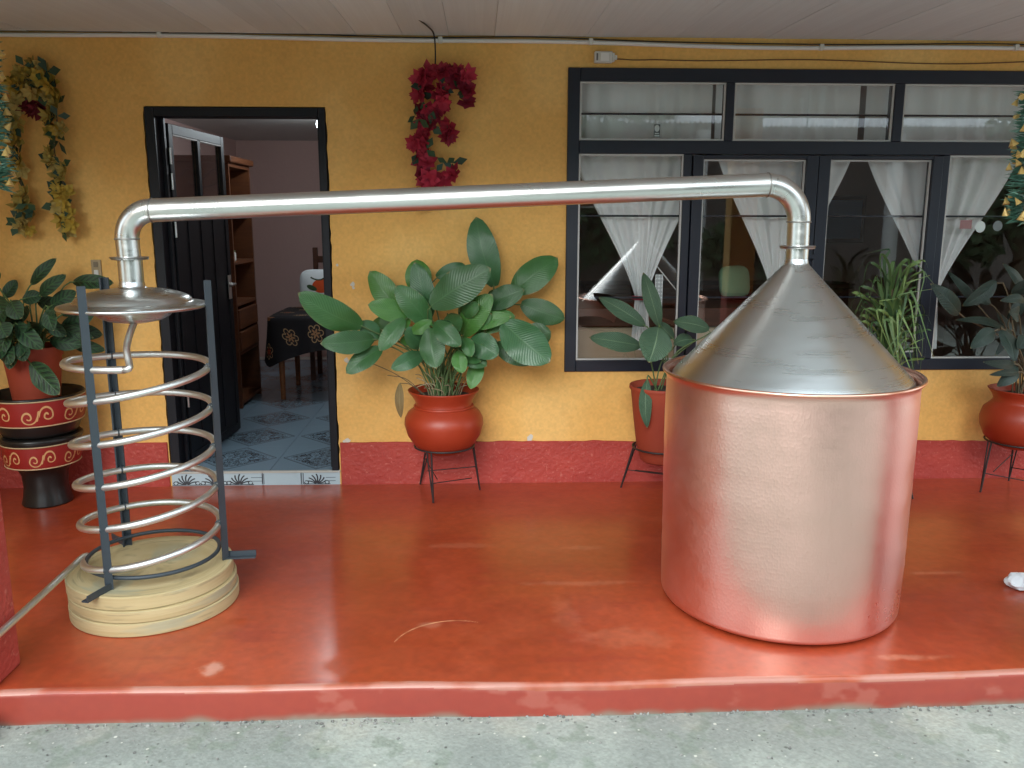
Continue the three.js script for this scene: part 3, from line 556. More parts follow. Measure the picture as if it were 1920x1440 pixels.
{
  const CX = -1.352, CZ = 1.53;
  const t = thing('condenser', 'steel condenser coil in a black iron three legged stand', 'condenser', [CX, 0, CZ]);
  const lid = sub('lid', t);
  const dome = [[0.264, 1.216], [0.273, 1.219], [0.277, 1.226], [0.273, 1.232], [0.262, 1.235], [0.236, 1.237], [0.222, 1.24]];
  for (let k = 0; k <= 16; k++) { const u = k / 16, r = mix(0.218, 0.052, u); dome.push([r, 1.242 + 0.055 * Math.sqrt(1 - (r / 0.2185) ** 2)]); }
  dome.push([0.048, 1.304], [0.0455, 1.32]);
  obj('dome', lathe(dome, 96), M.steel, lid);
  obj('underside', lathe([[0, 1.158], [0.05, 1.16], [0.1, 1.17], [0.13, 1.184], [0.148, 1.205], [0.156, 1.213], [0.263, 1.2155]], 96), M.steel, lid);
  obj('neck', lathe([[0.0455, 1.3205], [0.0455, 1.4045]], 40), M.pipe, lid);
  obj('flange', lathe([[0.0455, 1.405], [0.068, 1.4052], [0.068, 1.4098], [0.0455, 1.41]], 40), M.pipe, lid);
  // coil: starts in front, runs left, back, right, front, sinking as it goes
  const R = 0.264, pts = [], drop = 0.1655 / (Math.PI * 2);
  const at = a => [-R * Math.cos(a), 1.012 - drop * a * (a > 0 ? 1 : 0.1) + (a > 0 ? 0.02 * (1 - Math.cos(a)) : 0), -R * Math.sin(a)];
  const a0 = -1.75, a1 = Math.PI * 2 * 5 - 0.12;
  for (let k = 0; k <= 260; k++) pts.push(V(...at(mix(a0, a1, k / 260))));
  obj('coil', new THREE.TubeGeometry(new THREE.CatmullRomCurve3(pts), 620, 0.0142, 12, false), M.coil, t);
  const s = at(a0);
  obj('inlet_tube', tube([[0.012, 1.165, 0.04], [0.024, 1.13, 0.12], [0.04, 1.085, 0.2], [0.062, 1.04, 0.243], [s[0] + 0.022, s[1] + 0.006, s[2] + 0.002], s], 0.013, 40, 12), M.coil, t);
  obj('joint_sleeve', rod([s[0] + 0.006, s[1], s[2] + 0.001], [s[0] - 0.03, s[1] - 0.001, s[2] - 0.004], 0.0145, 12), M.pipe, t);
  const e = at(a1);
  obj('outlet_tube', tube([e, [e[0] - 0.004, e[1] - 0.001, e[2] - 0.03], [e[0] - 0.018, e[1] + 0.001, e[2] - 0.036], [e[0] - 0.026, e[1] + 0.002, e[2] - 0.015], [e[0] - 0.022, e[1] + 0.002, e[2] + 0.1], [e[0] - 0.008, e[1] + 0.006, e[2] + 0.4], [e[0] + 0.004, e[1] + 0.01, e[2] + 0.7], [e[0] + 0.016, e[1] + 0.014, e[2] + 1.0]], 0.0125, 70, 12), M.coil, t);
  // stand
  const H0 = 0.158, legs = [[-0.082, 0.262], [0.281, -0.026], [-0.19, -0.19]];
  const Ls = new THREE.Shape(); const q = 0.027, w = 0.0045; Ls.moveTo(0, 0); Ls.lineTo(q, 0); Ls.lineTo(q, w); Ls.lineTo(w, w); Ls.lineTo(w, q); Ls.lineTo(0, q); Ls.closePath();
  legs.forEach(([x, z], i) => {
    const a = Math.atan2(z, x), top = 1.322;
    const g = new THREE.ExtrudeGeometry(Ls, { depth: top - H0, bevelEnabled: true, bevelSize: 0.001, bevelThickness: 0.001, bevelSegments: 1 });
    g.rotateX(-Math.PI / 2); g.rotateY(-a + Math.PI * 0.75 + 0.0); g.translate(x + 0.014 * Math.cos(a), H0, z + 0.014 * Math.sin(a));
    const L = obj('leg', g, M.iron, t);
    const f = new THREE.BoxGeometry(0.125, 0.006, 0.028); f.translate(0.05, 0, 0); const f2 = new THREE.BoxGeometry(0.125, 0.024, 0.005); f2.translate(0.05, 0.012, -0.0125);
    const fg = mergeGeometries([f, f2]); fg.rotateY(-a); fg.translate(x + 0.012 * Math.cos(a), H0 + 0.0035, z + 0.012 * Math.sin(a)); obj('foot', fg, M.iron, L);
    for (let k = 0; k < 6; k++) {                 // U clips that hold each turn
      const ang = mod(Math.atan2(-z, -x), Math.PI * 2) + Math.PI * 2 * k; if (ang > a1) continue;
      const c = at(ang), cg = new THREE.TorusGeometry(0.0185, 0.0038, 6, 14, Math.PI * 1.3); cg.rotateY(-a); cg.translate(c[0] + 0.006 * Math.cos(a), c[1], c[2] + 0.006 * Math.sin(a)); obj('clip', cg, M.iron, t);
    }
  });
  const ring = new THREE.TorusGeometry(0.256, 0.0085, 10, 96); ring.rotateX(Math.PI / 2); ring.translate(0, 0.2, 0); obj('base_ring', ring, M.iron, t);
  // discs under the stand
  const disc = (y0, y1, r, x, z, label, dish) => {
    const d = thing('round_board', label, 'board', [CX + x, y0, CZ + 0.026 + z], rr(0, 6), 'cream round boards under the condenser');
    const h = y1 - y0 - 0.001, pr = [[0, 0], [r - 0.004, 0], [r - 0.001, 0.0015], [r, 0.004], [r + 0.001, h - 0.005], [r - 0.001, h - 0.002], [r - 0.006, h]];
    if (dish) pr.push([r - 0.04, h - 0.003], [r - 0.08, h - 0.0035], [0, h - 0.0035]); else pr.push([0, h]);
    const g = lathe(pr, 96), p = g.attributes.position;
    for (let i = 0; i < p.count; i++) { const a = Math.atan2(p.getZ(i), p.getX(i)), k = 1 + 0.008 * (vnoise((a + 3.15) * 2.2, y0 * 50, 14, 99, 4) - 0.5) + 0.004 * Math.sin(a * 3 + y0 * 40); p.setX(i, p.getX(i) * k); p.setZ(i, p.getZ(i) * k); }
    g.computeVertexNormals(); obj('disc', g, M.cream, d);
    return d;
  };
  disc(0.001, 0.056, 0.325, 0.006, 0.003, 'bottom cream round board of the stack on the red floor');
  disc(0.056, 0.104, 0.323, 0.004, 0.001, 'middle cream round board of the stack under the condenser');
  disc(0.104, 0.161, 0.32, -0.004, -0.004, 'top cream round board carrying the black iron stand', true);
}
const MAIN = [[-0.627,0.992,0.34,-0.929,1.185,0.5,0.153],[-0.564,0.925,0.36,-0.825,0.923,0.5,0.122],[-0.527,0.875,0.34,-0.707,0.753,0.44,0.109],[-0.437,1.033,0.14,-0.611,1.271,0.08,0.14],[-0.333,1.141,0.14,-0.344,1.337,0.1,0.143],[-0.278,1.009,0.2,-0.349,1.328,0.2,0.125],[-0.267,0.981,0.26,-0.448,1.207,0.3,0.135],[-0.238,1.239,0.1,-0.075,1.306,0.08,0.085],[-0.256,1.103,0.36,0.065,1.306,0.42,0.189],[-0.087,0.932,0.3,0.071,1.165,0.36,0.139],[0.09,1.185,0.1,-0.013,1.571,0.07,0.165],[0.183,1.152,0.14,0.444,1.347,0.12,0.169],[0.043,1.09,0.24,0.248,1.181,0.28,0.123],[0.235,1.095,0.18,0.481,1.009,0.2,0.134],[0.129,1.009,0.36,0.377,0.808,0.46,0.21],[-0.022,0.959,0.24,0.202,1.035,0.26,0.13],[-0.051,0.914,0.34,0.104,0.841,0.42,0.137],[0.083,0.881,0.28,0.305,0.788,0.34,0.116],[-0.26,0.99,0.42,-0.226,0.787,0.5,0.137],[-0.229,1.029,0.46,-0.094,0.911,0.54,0.106],[-0.406,1.027,0.3,-0.537,0.861,0.36,0.098],[-0.362,0.959,0.36,-0.248,1.027,0.38,0.069],[-0.305,0.832,0.3,-0.474,0.768,0.4,0.092],[-0.109,0.865,0.4,-0.089,0.753,0.46,0.082],[-0.085,0.937,0.42,-0.039,0.848,0.5,0.072],[0.006,0.792,0.28,-0.048,0.647,0.36,0.087],[-0.477,0.97,0.12,-0.61,0.969,0.06,0.097],[-0.638,1.011,0.3,-0.548,0.91,0.3,0.099],[-0.387,1.044,0.24,-0.467,0.91,0.3,0.106],[0.014,0.988,0.18,-0.106,1.092,0.14,0.12],[0.135,1.077,0.12,0.063,1.159,0.08,0.109],[0.253,0.893,0.2,0.402,0.943,0.22,0.143],[-0.346,0.871,0.2,-0.432,0.91,0.3,0.071]];
const LEFTP = [[-2.416,1.209,0.2,-2.269,1.348,0.2,0.06],[-2.327,1.158,0.3,-2.151,1.271,0.36,0.062],[-2.57,1.139,0.2,-2.49,1.231,0.2,0.064],[-2.193,1.223,0.2,-1.956,1.217,0.25,0.074],[-2.239,1.099,0.4,-2.195,0.988,0.46,0.078],[-2.293,0.94,0.15,-2.096,0.922,0.12,0.083],[-2.351,0.81,0.42,-2.176,0.661,0.5,0.112],[-2.426,1.138,0.4,-2.342,1.055,0.48,0.083],[-2.4,1.02,0.42,-2.239,0.898,0.5,0.082],[-2.446,0.924,0.46,-2.397,0.822,0.52,0.082],[-2.44,1.034,0.5,-2.384,0.97,0.55,0.091],[-2.421,1.138,0.3,-2.318,1.156,0.3,0.072],[-2.377,0.914,0.46,-2.332,0.838,0.5,0.072],[-2.512,1.153,0.35,-2.438,1.043,0.45,0.079],[-2.406,1.099,0.3,-2.441,1.003,0.4,0.08],[-2.395,1.119,0.2,-2.294,1.083,0.15,0.072],[-2.405,1.01,0.3,-2.316,0.924,0.4,0.08],[-2.551,1.104,0.35,-2.58,1.023,0.4,0.089],[-2.6,1.219,0.2,-2.63,1.298,0.2,0.072],[-2.458,1.092,0.42,-2.484,0.978,0.5,0.078],[-2.258,1.08,0.12,-2.184,0.982,0.08,0.073],[-2.415,0.999,0.45,-2.45,0.862,0.5,0.077]];
const THIRD = [[1.012,0.968,0.2,0.921,1.266,0.15,0.093],[0.939,0.968,0.16,0.678,1.124,0.12,0.099],[0.894,0.873,0.3,0.59,0.935,0.4,0.109],[0.973,0.983,0.36,0.908,0.805,0.46,0.181],[0.917,0.696,0.38,0.914,0.44,0.44,0.071],[1.282,0.958,0.25,1.066,1.008,0.3,0.093],[1.204,0.894,0.2,1.083,0.875,0.25,0.077],[1.105,0.892,0.15,1.027,0.982,0.1,0.073]];
const FOURTH = [[2.698,1.038,0.25,2.46,1.216,0.35,0.103],[3.063,1.166,0.25,2.913,1.322,0.25,0.066],[2.971,1.125,0.4,2.764,1.135,0.5,0.055],[2.785,0.973,0.45,2.602,0.889,0.55,0.085],[2.819,0.973,0.45,2.852,0.812,0.55,0.091],[2.935,0.959,0.3,2.616,1.016,0.35,0.045],[2.922,0.947,0.5,2.86,0.885,0.55,0.072],[2.833,1.077,0.2,2.633,1.275,0.2,0.05],[2.983,0.769,0.35,2.738,0.798,0.45,0.053],[3.011,0.723,0.35,2.78,0.726,0.45,0.042],[2.984,1.003,0.25,3.081,1.134,0.2,0.077],[2.901,1.089,0.2,2.783,1.164,0.15,0.067],[3.069,0.986,0.3,3.15,1.076,0.3,0.098],[3.032,0.817,0.3,3.084,0.881,0.35,0.086],[3.067,0.859,0.2,2.972,1.037,0.15,0.078]];
// ---------------------------------------------------------------- plants
const leafTex = (dark, light, rib, n, s, blotch) => tex(256, 512, (u, v) => {
  const x = Math.abs(u - 0.5) * 2, ph = v * n - x * n * 0.2, vein = Math.abs(mod(ph, 1) - 0.5) * 2;
  const a = fbm(u, v, 6, 4, s), b = fbm(u, v, 40, 3, s + 7, 80);
  let c = mix3(dark, light, 0.25 + 0.5 * a + 0.2 * (b - 0.5));
  c = mix3(c, rib, 0.14 * sm(0.82, 1, vein) * sm(0.02, 0.12, x));
  if (blotch) c = mix3(c, blotch, 0.75 * sm(0.5, 0.72, Math.sin((v * 13 - x * 3.2) * 3.1416) * 0.5 + 0.5) * sm(0.92, 0.7, x) * sm(0.03, 0.14, x));
  c = mix3(c, [150, 128, 84], 0.8 * sm(0.955, 0.985, v + 0.05 * (fbm(u, v, 20, 3, s + 3) - 0.5)) + 0.6 * sm(0.93, 1, x + 0.25 * (fbm(u, v, 14, 3, s + 5, 20) - 0.55)) * sm(0.55, 0.7, fbm(u, v, 3, 2, s + 11, 7)));
  c = mix3(c, rib, 0.5 * sm(0.05, 0.02, x));
  return c;
}, true, THREE.ClampToEdgeWrapping);
const leafBump = tex(256, 512, (u, v) => { const x = Math.abs(u - 0.5) * 2, ph = v * 22 - x * 4.4; return 0.5 + 0.4 * Math.sin(ph * 6.2832) * sm(0.02, 0.1, x) - 0.35 * sm(0.07, 0.01, x); }, false, THREE.ClampToEdgeWrapping);
const LM = {
  broad: [[[50, 98, 50], [74, 124, 68]], [[44, 84, 46], [66, 110, 62]], [[62, 114, 48], [90, 142, 66]], [[48, 92, 56], [76, 122, 78]]].map(([a, b], i) => phy({ map: leafTex(a, b, [84, 126, 80], 22, 401 + i * 9), bumpMap: leafBump, bumpScale: 0.0009, roughness: 0.36, transmission: 0.12, thickness: 0 })),
  striped: [0, 1].map(i => phy({ map: leafTex([32, 62, 38], [52, 86, 52], [70, 98, 64], 18, 431 + i * 9, [16, 34, 25]), bumpMap: leafBump, bumpScale: 0.002, roughness: 0.45 })),
  ribbed: [0, 1].map(i => phy({ map: leafTex([56, 84, 62], [80, 110, 84], [146, 166, 128], 11, 451 + i * 9), bumpMap: leafBump, bumpScale: 0.003, roughness: 0.5 })),
  dusk: [0, 1].map(i => phy({ map: leafTex([24, 42, 35], [42, 62, 52], [70, 88, 76], 14, 471 + i * 9), bumpMap: leafBump, bumpScale: 0.002, roughness: 0.45 })),
  dry: std({ map: leafTex([96, 78, 48], [140, 118, 74], [160, 140, 100], 10, 491), roughness: 0.8 }),
  stem: std({ color: lin(0.09, 0.15, 0.05), roughness: 0.55 }), stemDry: std({ color: lin(0.34, 0.27, 0.16), roughness: 0.8 }), stemBrown: std({ color: lin(0.12, 0.09, 0.05), roughness: 0.7 }),
};
const EYE = V(0, 1.9, 5);
function leafGeo(B, T, W, o = {}) {           // one curved blade between base and tip, folded along its rib
  const nl = 14, nw = 6, d = T.clone().sub(B), L = d.length(); d.normalize();
  const n = (o.face ? o.face.clone() : EYE.clone().sub(B)).normalize(); n.addScaledVector(d, -n.dot(d)).normalize();
  const s = V().crossVectors(d, n).normalize(), tw = o.twist ?? 0; const n2 = n.clone().multiplyScalar(Math.cos(tw)).addScaledVector(s, Math.sin(tw)), s2 = V().crossVectors(d, n2);
  const P = [], U = [], I = [], arch = o.arch ?? 0.12, fold = o.fold ?? 0.18, pk = o.peak ?? 0.48, ph = rnd() * 6, side = rr(-0.05, 0.05);
  for (let j = 0; j <= nl; j++) {
    const t = j / nl, tt = Math.pow(t, Math.log(0.5) / Math.log(pk));
    const w = W * 0.5 * Math.pow(Math.sin(Math.PI * Math.min(1, Math.max(0, 0.03 + 0.97 * tt))), o.pow ?? 0.72) * (j === nl ? 0.02 : 1);
    const c = B.clone().addScaledVector(d, L * t).addScaledVector(n2, arch * L * Math.sin(Math.PI * t)).addScaledVector(s2, side * L * Math.sin(Math.PI * t));
    for (let i = 0; i <= nw; i++) {
      const x = i / nw * 2 - 1;
      const q = c.clone().addScaledVector(s2, w * x).addScaledVector(n2, Math.abs(x) * w * fold - x * x * w * 0.16 + 0.025 * W * Math.sin(t * 13 + ph + x) * Math.abs(x));
      P.push(q.x, q.y, q.z); U.push(i / nw, t);
    }
  }
  for (let j = 0; j < nl; j++) for (let i = 0; i < nw; i++) { const a = j * (nw + 1) + i, b = a + nw + 1; I.push(a, a + 1, b, b, a + 1, b + 1); }
  const g = new THREE.BufferGeometry(); g.setAttribute('position', new THREE.Float32BufferAttribute(P, 3)); g.setAttribute('uv', new THREE.Float32BufferAttribute(U, 2)); g.setIndex(I); g.computeVertexNormals(); return g;
}
function foliage(t, L, mats, root, stemMat, o = {}) {      // root: [x, y, z, spread]
  const org = t.position;
  for (const [ax, ay, az, bxx, by, bz, w] of L) {
    const B = V(ax, ay, az).sub(org), T = V(bxx, by, bz).sub(org);
    const lf = obj('leaf', leafGeo(B, T, w * (o.wide ?? 1), { arch: rr(0.05, 0.14), fold: rr(0.06, 0.24), twist: rr(-0.25, 0.25), ...o }), mats[Math.floor(rnd() * mats.length)], t);
    const r0 = V(root[0] + rr(-1, 1) * root[3], root[1], root[2] + rr(-1, 1) * root[3]).sub(org);
    const m = r0.clone().lerp(B, 0.55); m.y += 0.1 * Math.abs(B.x - r0.x); m.lerp(V(r0.x, m.y, r0.z), 0.35);
    const d = T.clone().sub(B).normalize();
    obj('stem', new THREE.TubeGeometry(new THREE.CatmullRomCurve3([r0, m, B.clone().addScaledVector(d, -0.03).lerp(m, 0.08), B.clone().addScaledVector(d, 0.02)]), 12, o.stemR ?? 0.0042, 5, false), stemMat, t);
  }
}
function plantStand(name, label, x, z, ringY, ringR, feet, legR = 0.0055) {
  const t = thing(name, label, 'plant stand', [x, 0, z], 0, 'wire plant stands along the wall');
  const rg = new THREE.TorusGeometry(ringR, 0.0055, 8, 40); rg.rotateX(Math.PI / 2); rg.translate(0, ringY, 0); obj('ring', rg, M.wire, t);
  feet.forEach(([fx, fz], i) => {
    const a = Math.atan2(fz, fx);
    const top = [ringR * Math.cos(a), ringY, ringR * Math.sin(a)];
    const L = obj('leg', [rod(top, [fx, 0.006, fz], legR, 6), rod([top[0] * 0.98 - 0.03 * Math.sin(a), ringY, top[2] * 0.98 + 0.03 * Math.cos(a)], [fx, 0.006, fz], legR * 0.8, 6)], M.wire, t);
    const n = feet[(i + 1) % feet.length]; const y = 0.12 + 0.03 * i, k = y / ringY;
    obj('brace', rod([mix(fx, top[0], k), y, mix(fz, top[2], k)], [mix(n[0], 0, k * 0.6), y * 0.7, mix(n[1], 0, k * 0.6)], 0.003, 5), M.wire, t);
  });
  return t;
}
{ // ---- large broad leaved plant
  const x = -0.2, z = 0.235;
  const t = thing('potted_plant', 'large broad leaved plant in a round red clay pot right of the doorway', 'potted plant', [x, 0.262, z]);
  const pot = obj('pot', lathe([[0, 0], [0.1, 0.0], [0.125, 0.012], [0.17, 0.05], [0.205, 0.105], [0.222, 0.165], [0.219, 0.2], [0.2, 0.235], [0.168, 0.258], [0.156, 0.275], [0.16, 0.3], [0.178, 0.33], [0.196, 0.352], [0.199, 0.36], [0.194, 0.363], [0.176, 0.335], [0.15, 0.3], [0.14, 0.29]], 64), M.terracotta, t);
  obj('pot_collar', new THREE.TorusGeometry(0.161, 0.008, 8, 48).rotateX(Math.PI / 2).translate(0, 0.268, 0), M.terracotta, pot);
  obj('soil', lathe([[0, 0.322], [0.168, 0.32]], 32), M.soil, t);
  const more = []; for (let k = 0; k < 12; k++) { const a = rr(0.2, 2.94) + (k % 3 ? 0 : 3.1), r = rr(0.08, 0.2), y = rr(0.82, 1.08), L = rr(0.16, 0.26); more.push([x + r * Math.cos(a), y, z + r * 0.5 * Math.abs(Math.sin(a)), x + (r + L) * Math.cos(a), y + rr(-0.1, 0.12), z + 0.06 + (r + L) * 0.4 * Math.abs(Math.sin(a)), rr(0.09, 0.12)]); }
  foliage(t, [...MAIN, ...more], LM.broad, [x, 0.58, z, 0.06], LM.stem, { wide: 1.04, pow: 0.6, peak: 0.5 });
  for (let k = 0; k < 30; k++) { const a = rr(0, 6.28), r = rr(0.02, 0.1), h = rr(0.08, 0.22); obj('dry_stalk', tube([[r * Math.cos(a), 0.31, r * Math.sin(a)], [r * 1.5 * Math.cos(a), 0.31 + h * 0.6, r * 1.5 * Math.sin(a)], [r * 2.2 * Math.cos(a + 0.3), 0.31 + h * rr(0.5, 1), r * 2.2 * Math.sin(a + 0.3)]], 0.0025, 6, 4), k % 3 ? LM.stemDry : LM.stem, t); }
  obj('dry_leaf', leafGeo(V(-0.24, 0.4, 0.02), V(-0.235, 0.21, 0.06), 0.05, { arch: 0.2, fold: 0.5 }), LM.dry, t);
  for (const [a, b] of [[[-0.12, 0.34, 0.03], [-0.24, 0.4, 0.02]], [[-0.1, 0.34, 0.05], [-0.42, 0.52, 0.0]], [[-0.1, 0.34, 0.08], [-0.3, 0.46, 0.1]]]) obj('dry_stalk', tube([a, [(a[0] + b[0]) / 2, (a[1] + b[1]) / 2 + 0.03, 0.06], b], 0.002, 10, 4), LM.stemBrown, t);
  plantStand('plant_stand', 'black wire stand holding the round red pot right of the doorway', x, z, 0.3, 0.168, [[-0.06, 0.142], [0.2, -0.08], [-0.155, -0.2]]);
}
{ // ---- plant in stacked painted bowls, far left
  const x = -2.42, z = 0.26;
  const band = canvasTex(2048, 160, (c, w, h) => {
    c.fillStyle = '#8e1f1a'; c.fillRect(0, 0, w, h);
    c.strokeStyle = '#c99a68'; c.lineWidth = 11; c.lineCap = 'round';
    const n = 7, s = w / n;
    for (let k = 0; k < n; k++) for (const [cx, cy, r, dir, st] of [[k * s + s * 0.28, h * 0.54, 56, 1, 0.2], [k * s + s * 0.72, h * 0.46, 52, 1, 3.34]]) {
      c.beginPath(); for (let q = 0; q <= 60; q++) { const u = q / 60, a = st + dir * (1 - u) * 8.2, rr2 = r * (0.16 + 0.84 * u); const X = cx + rr2 * Math.cos(a), Y = cy + rr2 * Math.sin(a); q ? c.lineTo(X, Y) : c.moveTo(X, Y); }
      const ex = cx + r * Math.cos(st), ey = cy + r * Math.sin(st), tx = st > 1 ? cx - s * 0.22 : cx + s * 0.22; c.quadraticCurveTo(ex + (tx - ex) * 0.3, ey + (st > 1 ? -30 : 30), tx, h * 0.5); c.stroke();
    }
  });
  const bandM = std({ map: band, roughness: 0.45 }), lineM = std({ color: lin(0.5, 0.36, 0.2), roughness: 0.6 }), darkM = std({ color: lin(0.014, 0.013, 0.012), roughness: 0.3 });
  const bowl = (name, label, y, r, h1, pr) => {
    const t = thing(name, label, 'planter', [x, y, z]);
    obj('bowl', lathe(pr, 64), darkM, t);
    obj('painted_band', lathe([[r * 0.93, h1[0]], [r * 0.985, mix(h1[0], h1[1], 0.4)], [r, h1[1]]], 64), bandM, t);
    for (const [yy, k] of [[h1[0], 0.93], [h1[1], 1]]) obj('cream_line', new THREE.TorusGeometry(r * k + 0.0005, 0.0038, 6, 64).rotateX(Math.PI / 2).translate(0, yy, 0), lineM, t);
    return t;
  };
  bowl('pedestal_pot', 'lower black pot with a red scroll band under the left planter', 0, 0.2, [0.238, 0.36], [[0, 0.0], [0.125, 0], [0.13, 0.01], [0.118, 0.05], [0.112, 0.1], [0.116, 0.17], [0.14, 0.22], [0.168, 0.232], [0.182, 0.238], [0.194, 0.29], [0.198, 0.36], [0.206, 0.372], [0.21, 0.39], [0.2, 0.4], [0, 0.4]]);
  bowl('planter_bowl', 'wide red bowl with cream scrolls on the black pot', 0.402, 0.24, [0.076, 0.212], [[0, 0], [0.18, 0], [0.19, 0.012], [0.205, 0.045], [0.218, 0.074], [0.227, 0.12], [0.236, 0.21], [0.239, 0.222], [0.233, 0.228], [0.22, 0.21], [0.205, 0.1], [0, 0.09]]);
  const t = thing('potted_plant', 'plant with dark striped leaves in a clay pot above the scroll bowl', 'potted plant', [x, 0.495, z]);
  obj('pot', lathe([[0, 0], [0.1, 0], [0.108, 0.01], [0.142, 0.33], [0.15, 0.335], [0.152, 0.385], [0.142, 0.387], [0.136, 0.34]], 48), M.terracottaDull, t);
  obj('soil', lathe([[0, 0.35], [0.137, 0.348]], 24), M.soil, t);
  const more = []; for (let k = 0; k < 30; k++) { const a = rr(-0.6, 3.9), r = rr(0.1, 0.2), y = rr(0.9, 1.12), L = rr(0.12, 0.2), dn = rr(-0.12, 0.1); more.push([x + r * Math.cos(a), y, z + r * Math.sin(a) * 0.8, x + (r + L) * Math.cos(a), y + dn, Math.max(0.03, z + (r + L) * Math.sin(a) * 0.8), rr(0.06, 0.085)]); }
  foliage(t, [...LEFTP, ...more], LM.striped, [x, 0.84, z, 0.06], LM.stem, { peak: 0.5, wide: 1.15, pow: 0.62 });
}
{ // ---- plant in the plain clay pot beside the boiler
  const x = 1.03, z = 0.27;
  const t = thing('potted_plant', 'plant with long ribbed leaves in a tall clay pot left behind the boiler', 'potted plant', [x, 0.205, z]);
  obj('pot', lathe([[0, 0], [0.1, 0], [0.115, 0.012], [0.14, 0.1], [0.16, 0.25], [0.178, 0.41], [0.188, 0.425], [0.186, 0.442], [0.176, 0.44], [0.168, 0.4]], 56), M.terracottaDull, t);
  obj('soil', lathe([[0, 0.408], [0.17, 0.406]], 24), M.soil, t);
  foliage(t, THIRD, LM.ribbed, [x, 0.6, z, 0.05], LM.stem, { arch: 0.06 });
  plantStand('plant_stand', 'black wire stand under the tall clay pot behind the boiler', x, z, 0.29, 0.16, [[-0.2, -0.13], [0.2, -0.1], [0.02, 0.2]]);
}
{ // ---- arching grass plant behind the boiler
  const x = 2.27, z = 0.3;
  const t = thing('potted_plant', 'grassy plant with thin arching leaves right behind the boiler', 'potted plant', [x, 0.24, z]);
  obj('pot', lathe([[0, 0], [0.09, 0], [0.1, 0.01], [0.15, 0.26], [0.158, 0.262], [0.158, 0.295], [0.148, 0.296], [0.14, 0.25]], 40), M.terracottaDull, t);
  obj('soil', lathe([[0, 0.26], [0.142, 0.258]], 20), M.soil, t);
  obj('trunk', tube([[0, 0.255, 0], [0.01, 0.5, 0], [-0.01, 0.72, 0.01], [0, 0.94, 0]], 0.012, 12, 7), LM.stemBrown, t);
  const gm = [[[66, 96, 52], [106, 134, 78]], [[84, 112, 56], [130, 156, 92]], [[48, 78, 46], [76, 104, 62]]].map(([a, b], i) => std({ map: leafTex(a, b, b, 6, 511 + i), roughness: 0.55 }));
  for (let k = 0; k < 150; k++) {
    const a = rr(0, 6.283), h0 = rr(0.3, 0.86), rise = rr(0.1, 0.34) * (h0 > 0.6 ? 0.9 : 1.1), reach = rr(0.05, 0.23), fall = k % 4 ? rr(0.08, 0.4) : rr(-0.05, 0.1), w = rr(0.007, 0.015);
    const p0 = V(rr(-0.02, 0.02), h0, rr(-0.02, 0.02)), top = V(reach * 0.5 * Math.cos(a), h0 + rise * 0.8, reach * 0.5 * Math.sin(a)), b1 = V(reach * 0.9 * Math.cos(a + 0.3), h0 + rise, reach * 0.9 * Math.sin(a + 0.3)), end = V(reach * rr(1, 1.3) * Math.cos(a + rr(-0.5, 0.7)), h0 + rise - fall, reach * rr(0.9, 1.2) * Math.sin(a));
    end.z = Math.max(end.z, -0.27); b1.z = Math.max(b1.z, -0.26); top.z = Math.max(top.z, -0.26);
    const cv = new THREE.CatmullRomCurve3([p0, top, b1, end]), P = [], U = [], I = [], n = 12;
    for (let j = 0; j <= n; j++) { const u = j / n, q = cv.getPoint(u), tg = cv.getTangent(u), sd = V().crossVectors(tg, V(Math.cos(a + 0.4), 0.3, Math.sin(a + 0.4))).normalize(), ww = w * (0.35 + 0.65 * Math.sin(Math.PI * Math.min(1, u * 0.9 + 0.12))) * (1 - 0.8 * u * u); P.push(q.x - sd.x * ww, q.y - sd.y * ww, q.z - sd.z * ww, q.x + sd.x * ww, q.y + sd.y * ww, q.z + sd.z * ww); U.push(0, u, 1, u); if (j < n) I.push(2 * j, 2 * j + 1, 2 * j + 2, 2 * j + 2, 2 * j + 1, 2 * j + 3); }
    const g = new THREE.BufferGeometry(); g.setAttribute('position', new THREE.Float32BufferAttribute(P, 3)); g.setAttribute('uv', new THREE.Float32BufferAttribute(U, 2)); g.setIndex(I); g.computeVertexNormals();
    obj('blade', g, gm[k % 3], t);
  }
  plantStand('plant_stand', 'black wire stand of the grassy plant hidden behind the boiler', x, z, 0.3, 0.125, [[-0.18, 0.1], [0.18, 0.1], [0, -0.2]]);
}
{ // ---- dark plant at the right edge
  const x = 3.1, z = 0.27;
  const t = thing('potted_plant', 'dark leaved plant in a round red pot at the right edge', 'potted plant', [x, 0.272, z]);
  obj('pot', lathe([[0, 0], [0.1, 0], [0.13, 0.015], [0.175, 0.06], [0.2, 0.12], [0.204, 0.17], [0.19, 0.22], [0.152, 0.258], [0.142, 0.275], [0.15, 0.3], [0.172, 0.33], [0.178, 0.338], [0.17, 0.34], [0.14, 0.3]], 56), M.terracotta, t);
  obj('soil', lathe([[0, 0.302], [0.146, 0.3]], 24), M.soil, t);
  const more = []; for (let k = 0; k < 16; k++) { const a = rr(0, 3.14), r = rr(0.08, 0.25), y = rr(0.75, 1.25), L = rr(0.14, 0.24); more.push([x + r * Math.cos(a), y, z + 0.1 * Math.sin(a), x + (r + L) * Math.cos(a), y + rr(-0.16, 0.16), z + rr(0, 0.25), rr(0.05, 0.09)]); }
  foliage(t, [...FOURTH, ...more], LM.dusk, [x, 0.57, z, 0.05], LM.stemBrown, { peak: 0.45, arch: 0.1 });
  plantStand('plant_stand', 'black wire stand under the red pot at the right edge', x, z, 0.305, 0.165, [[-0.2, 0.03], [0.12, 0.17], [0.1, -0.18]]);
}
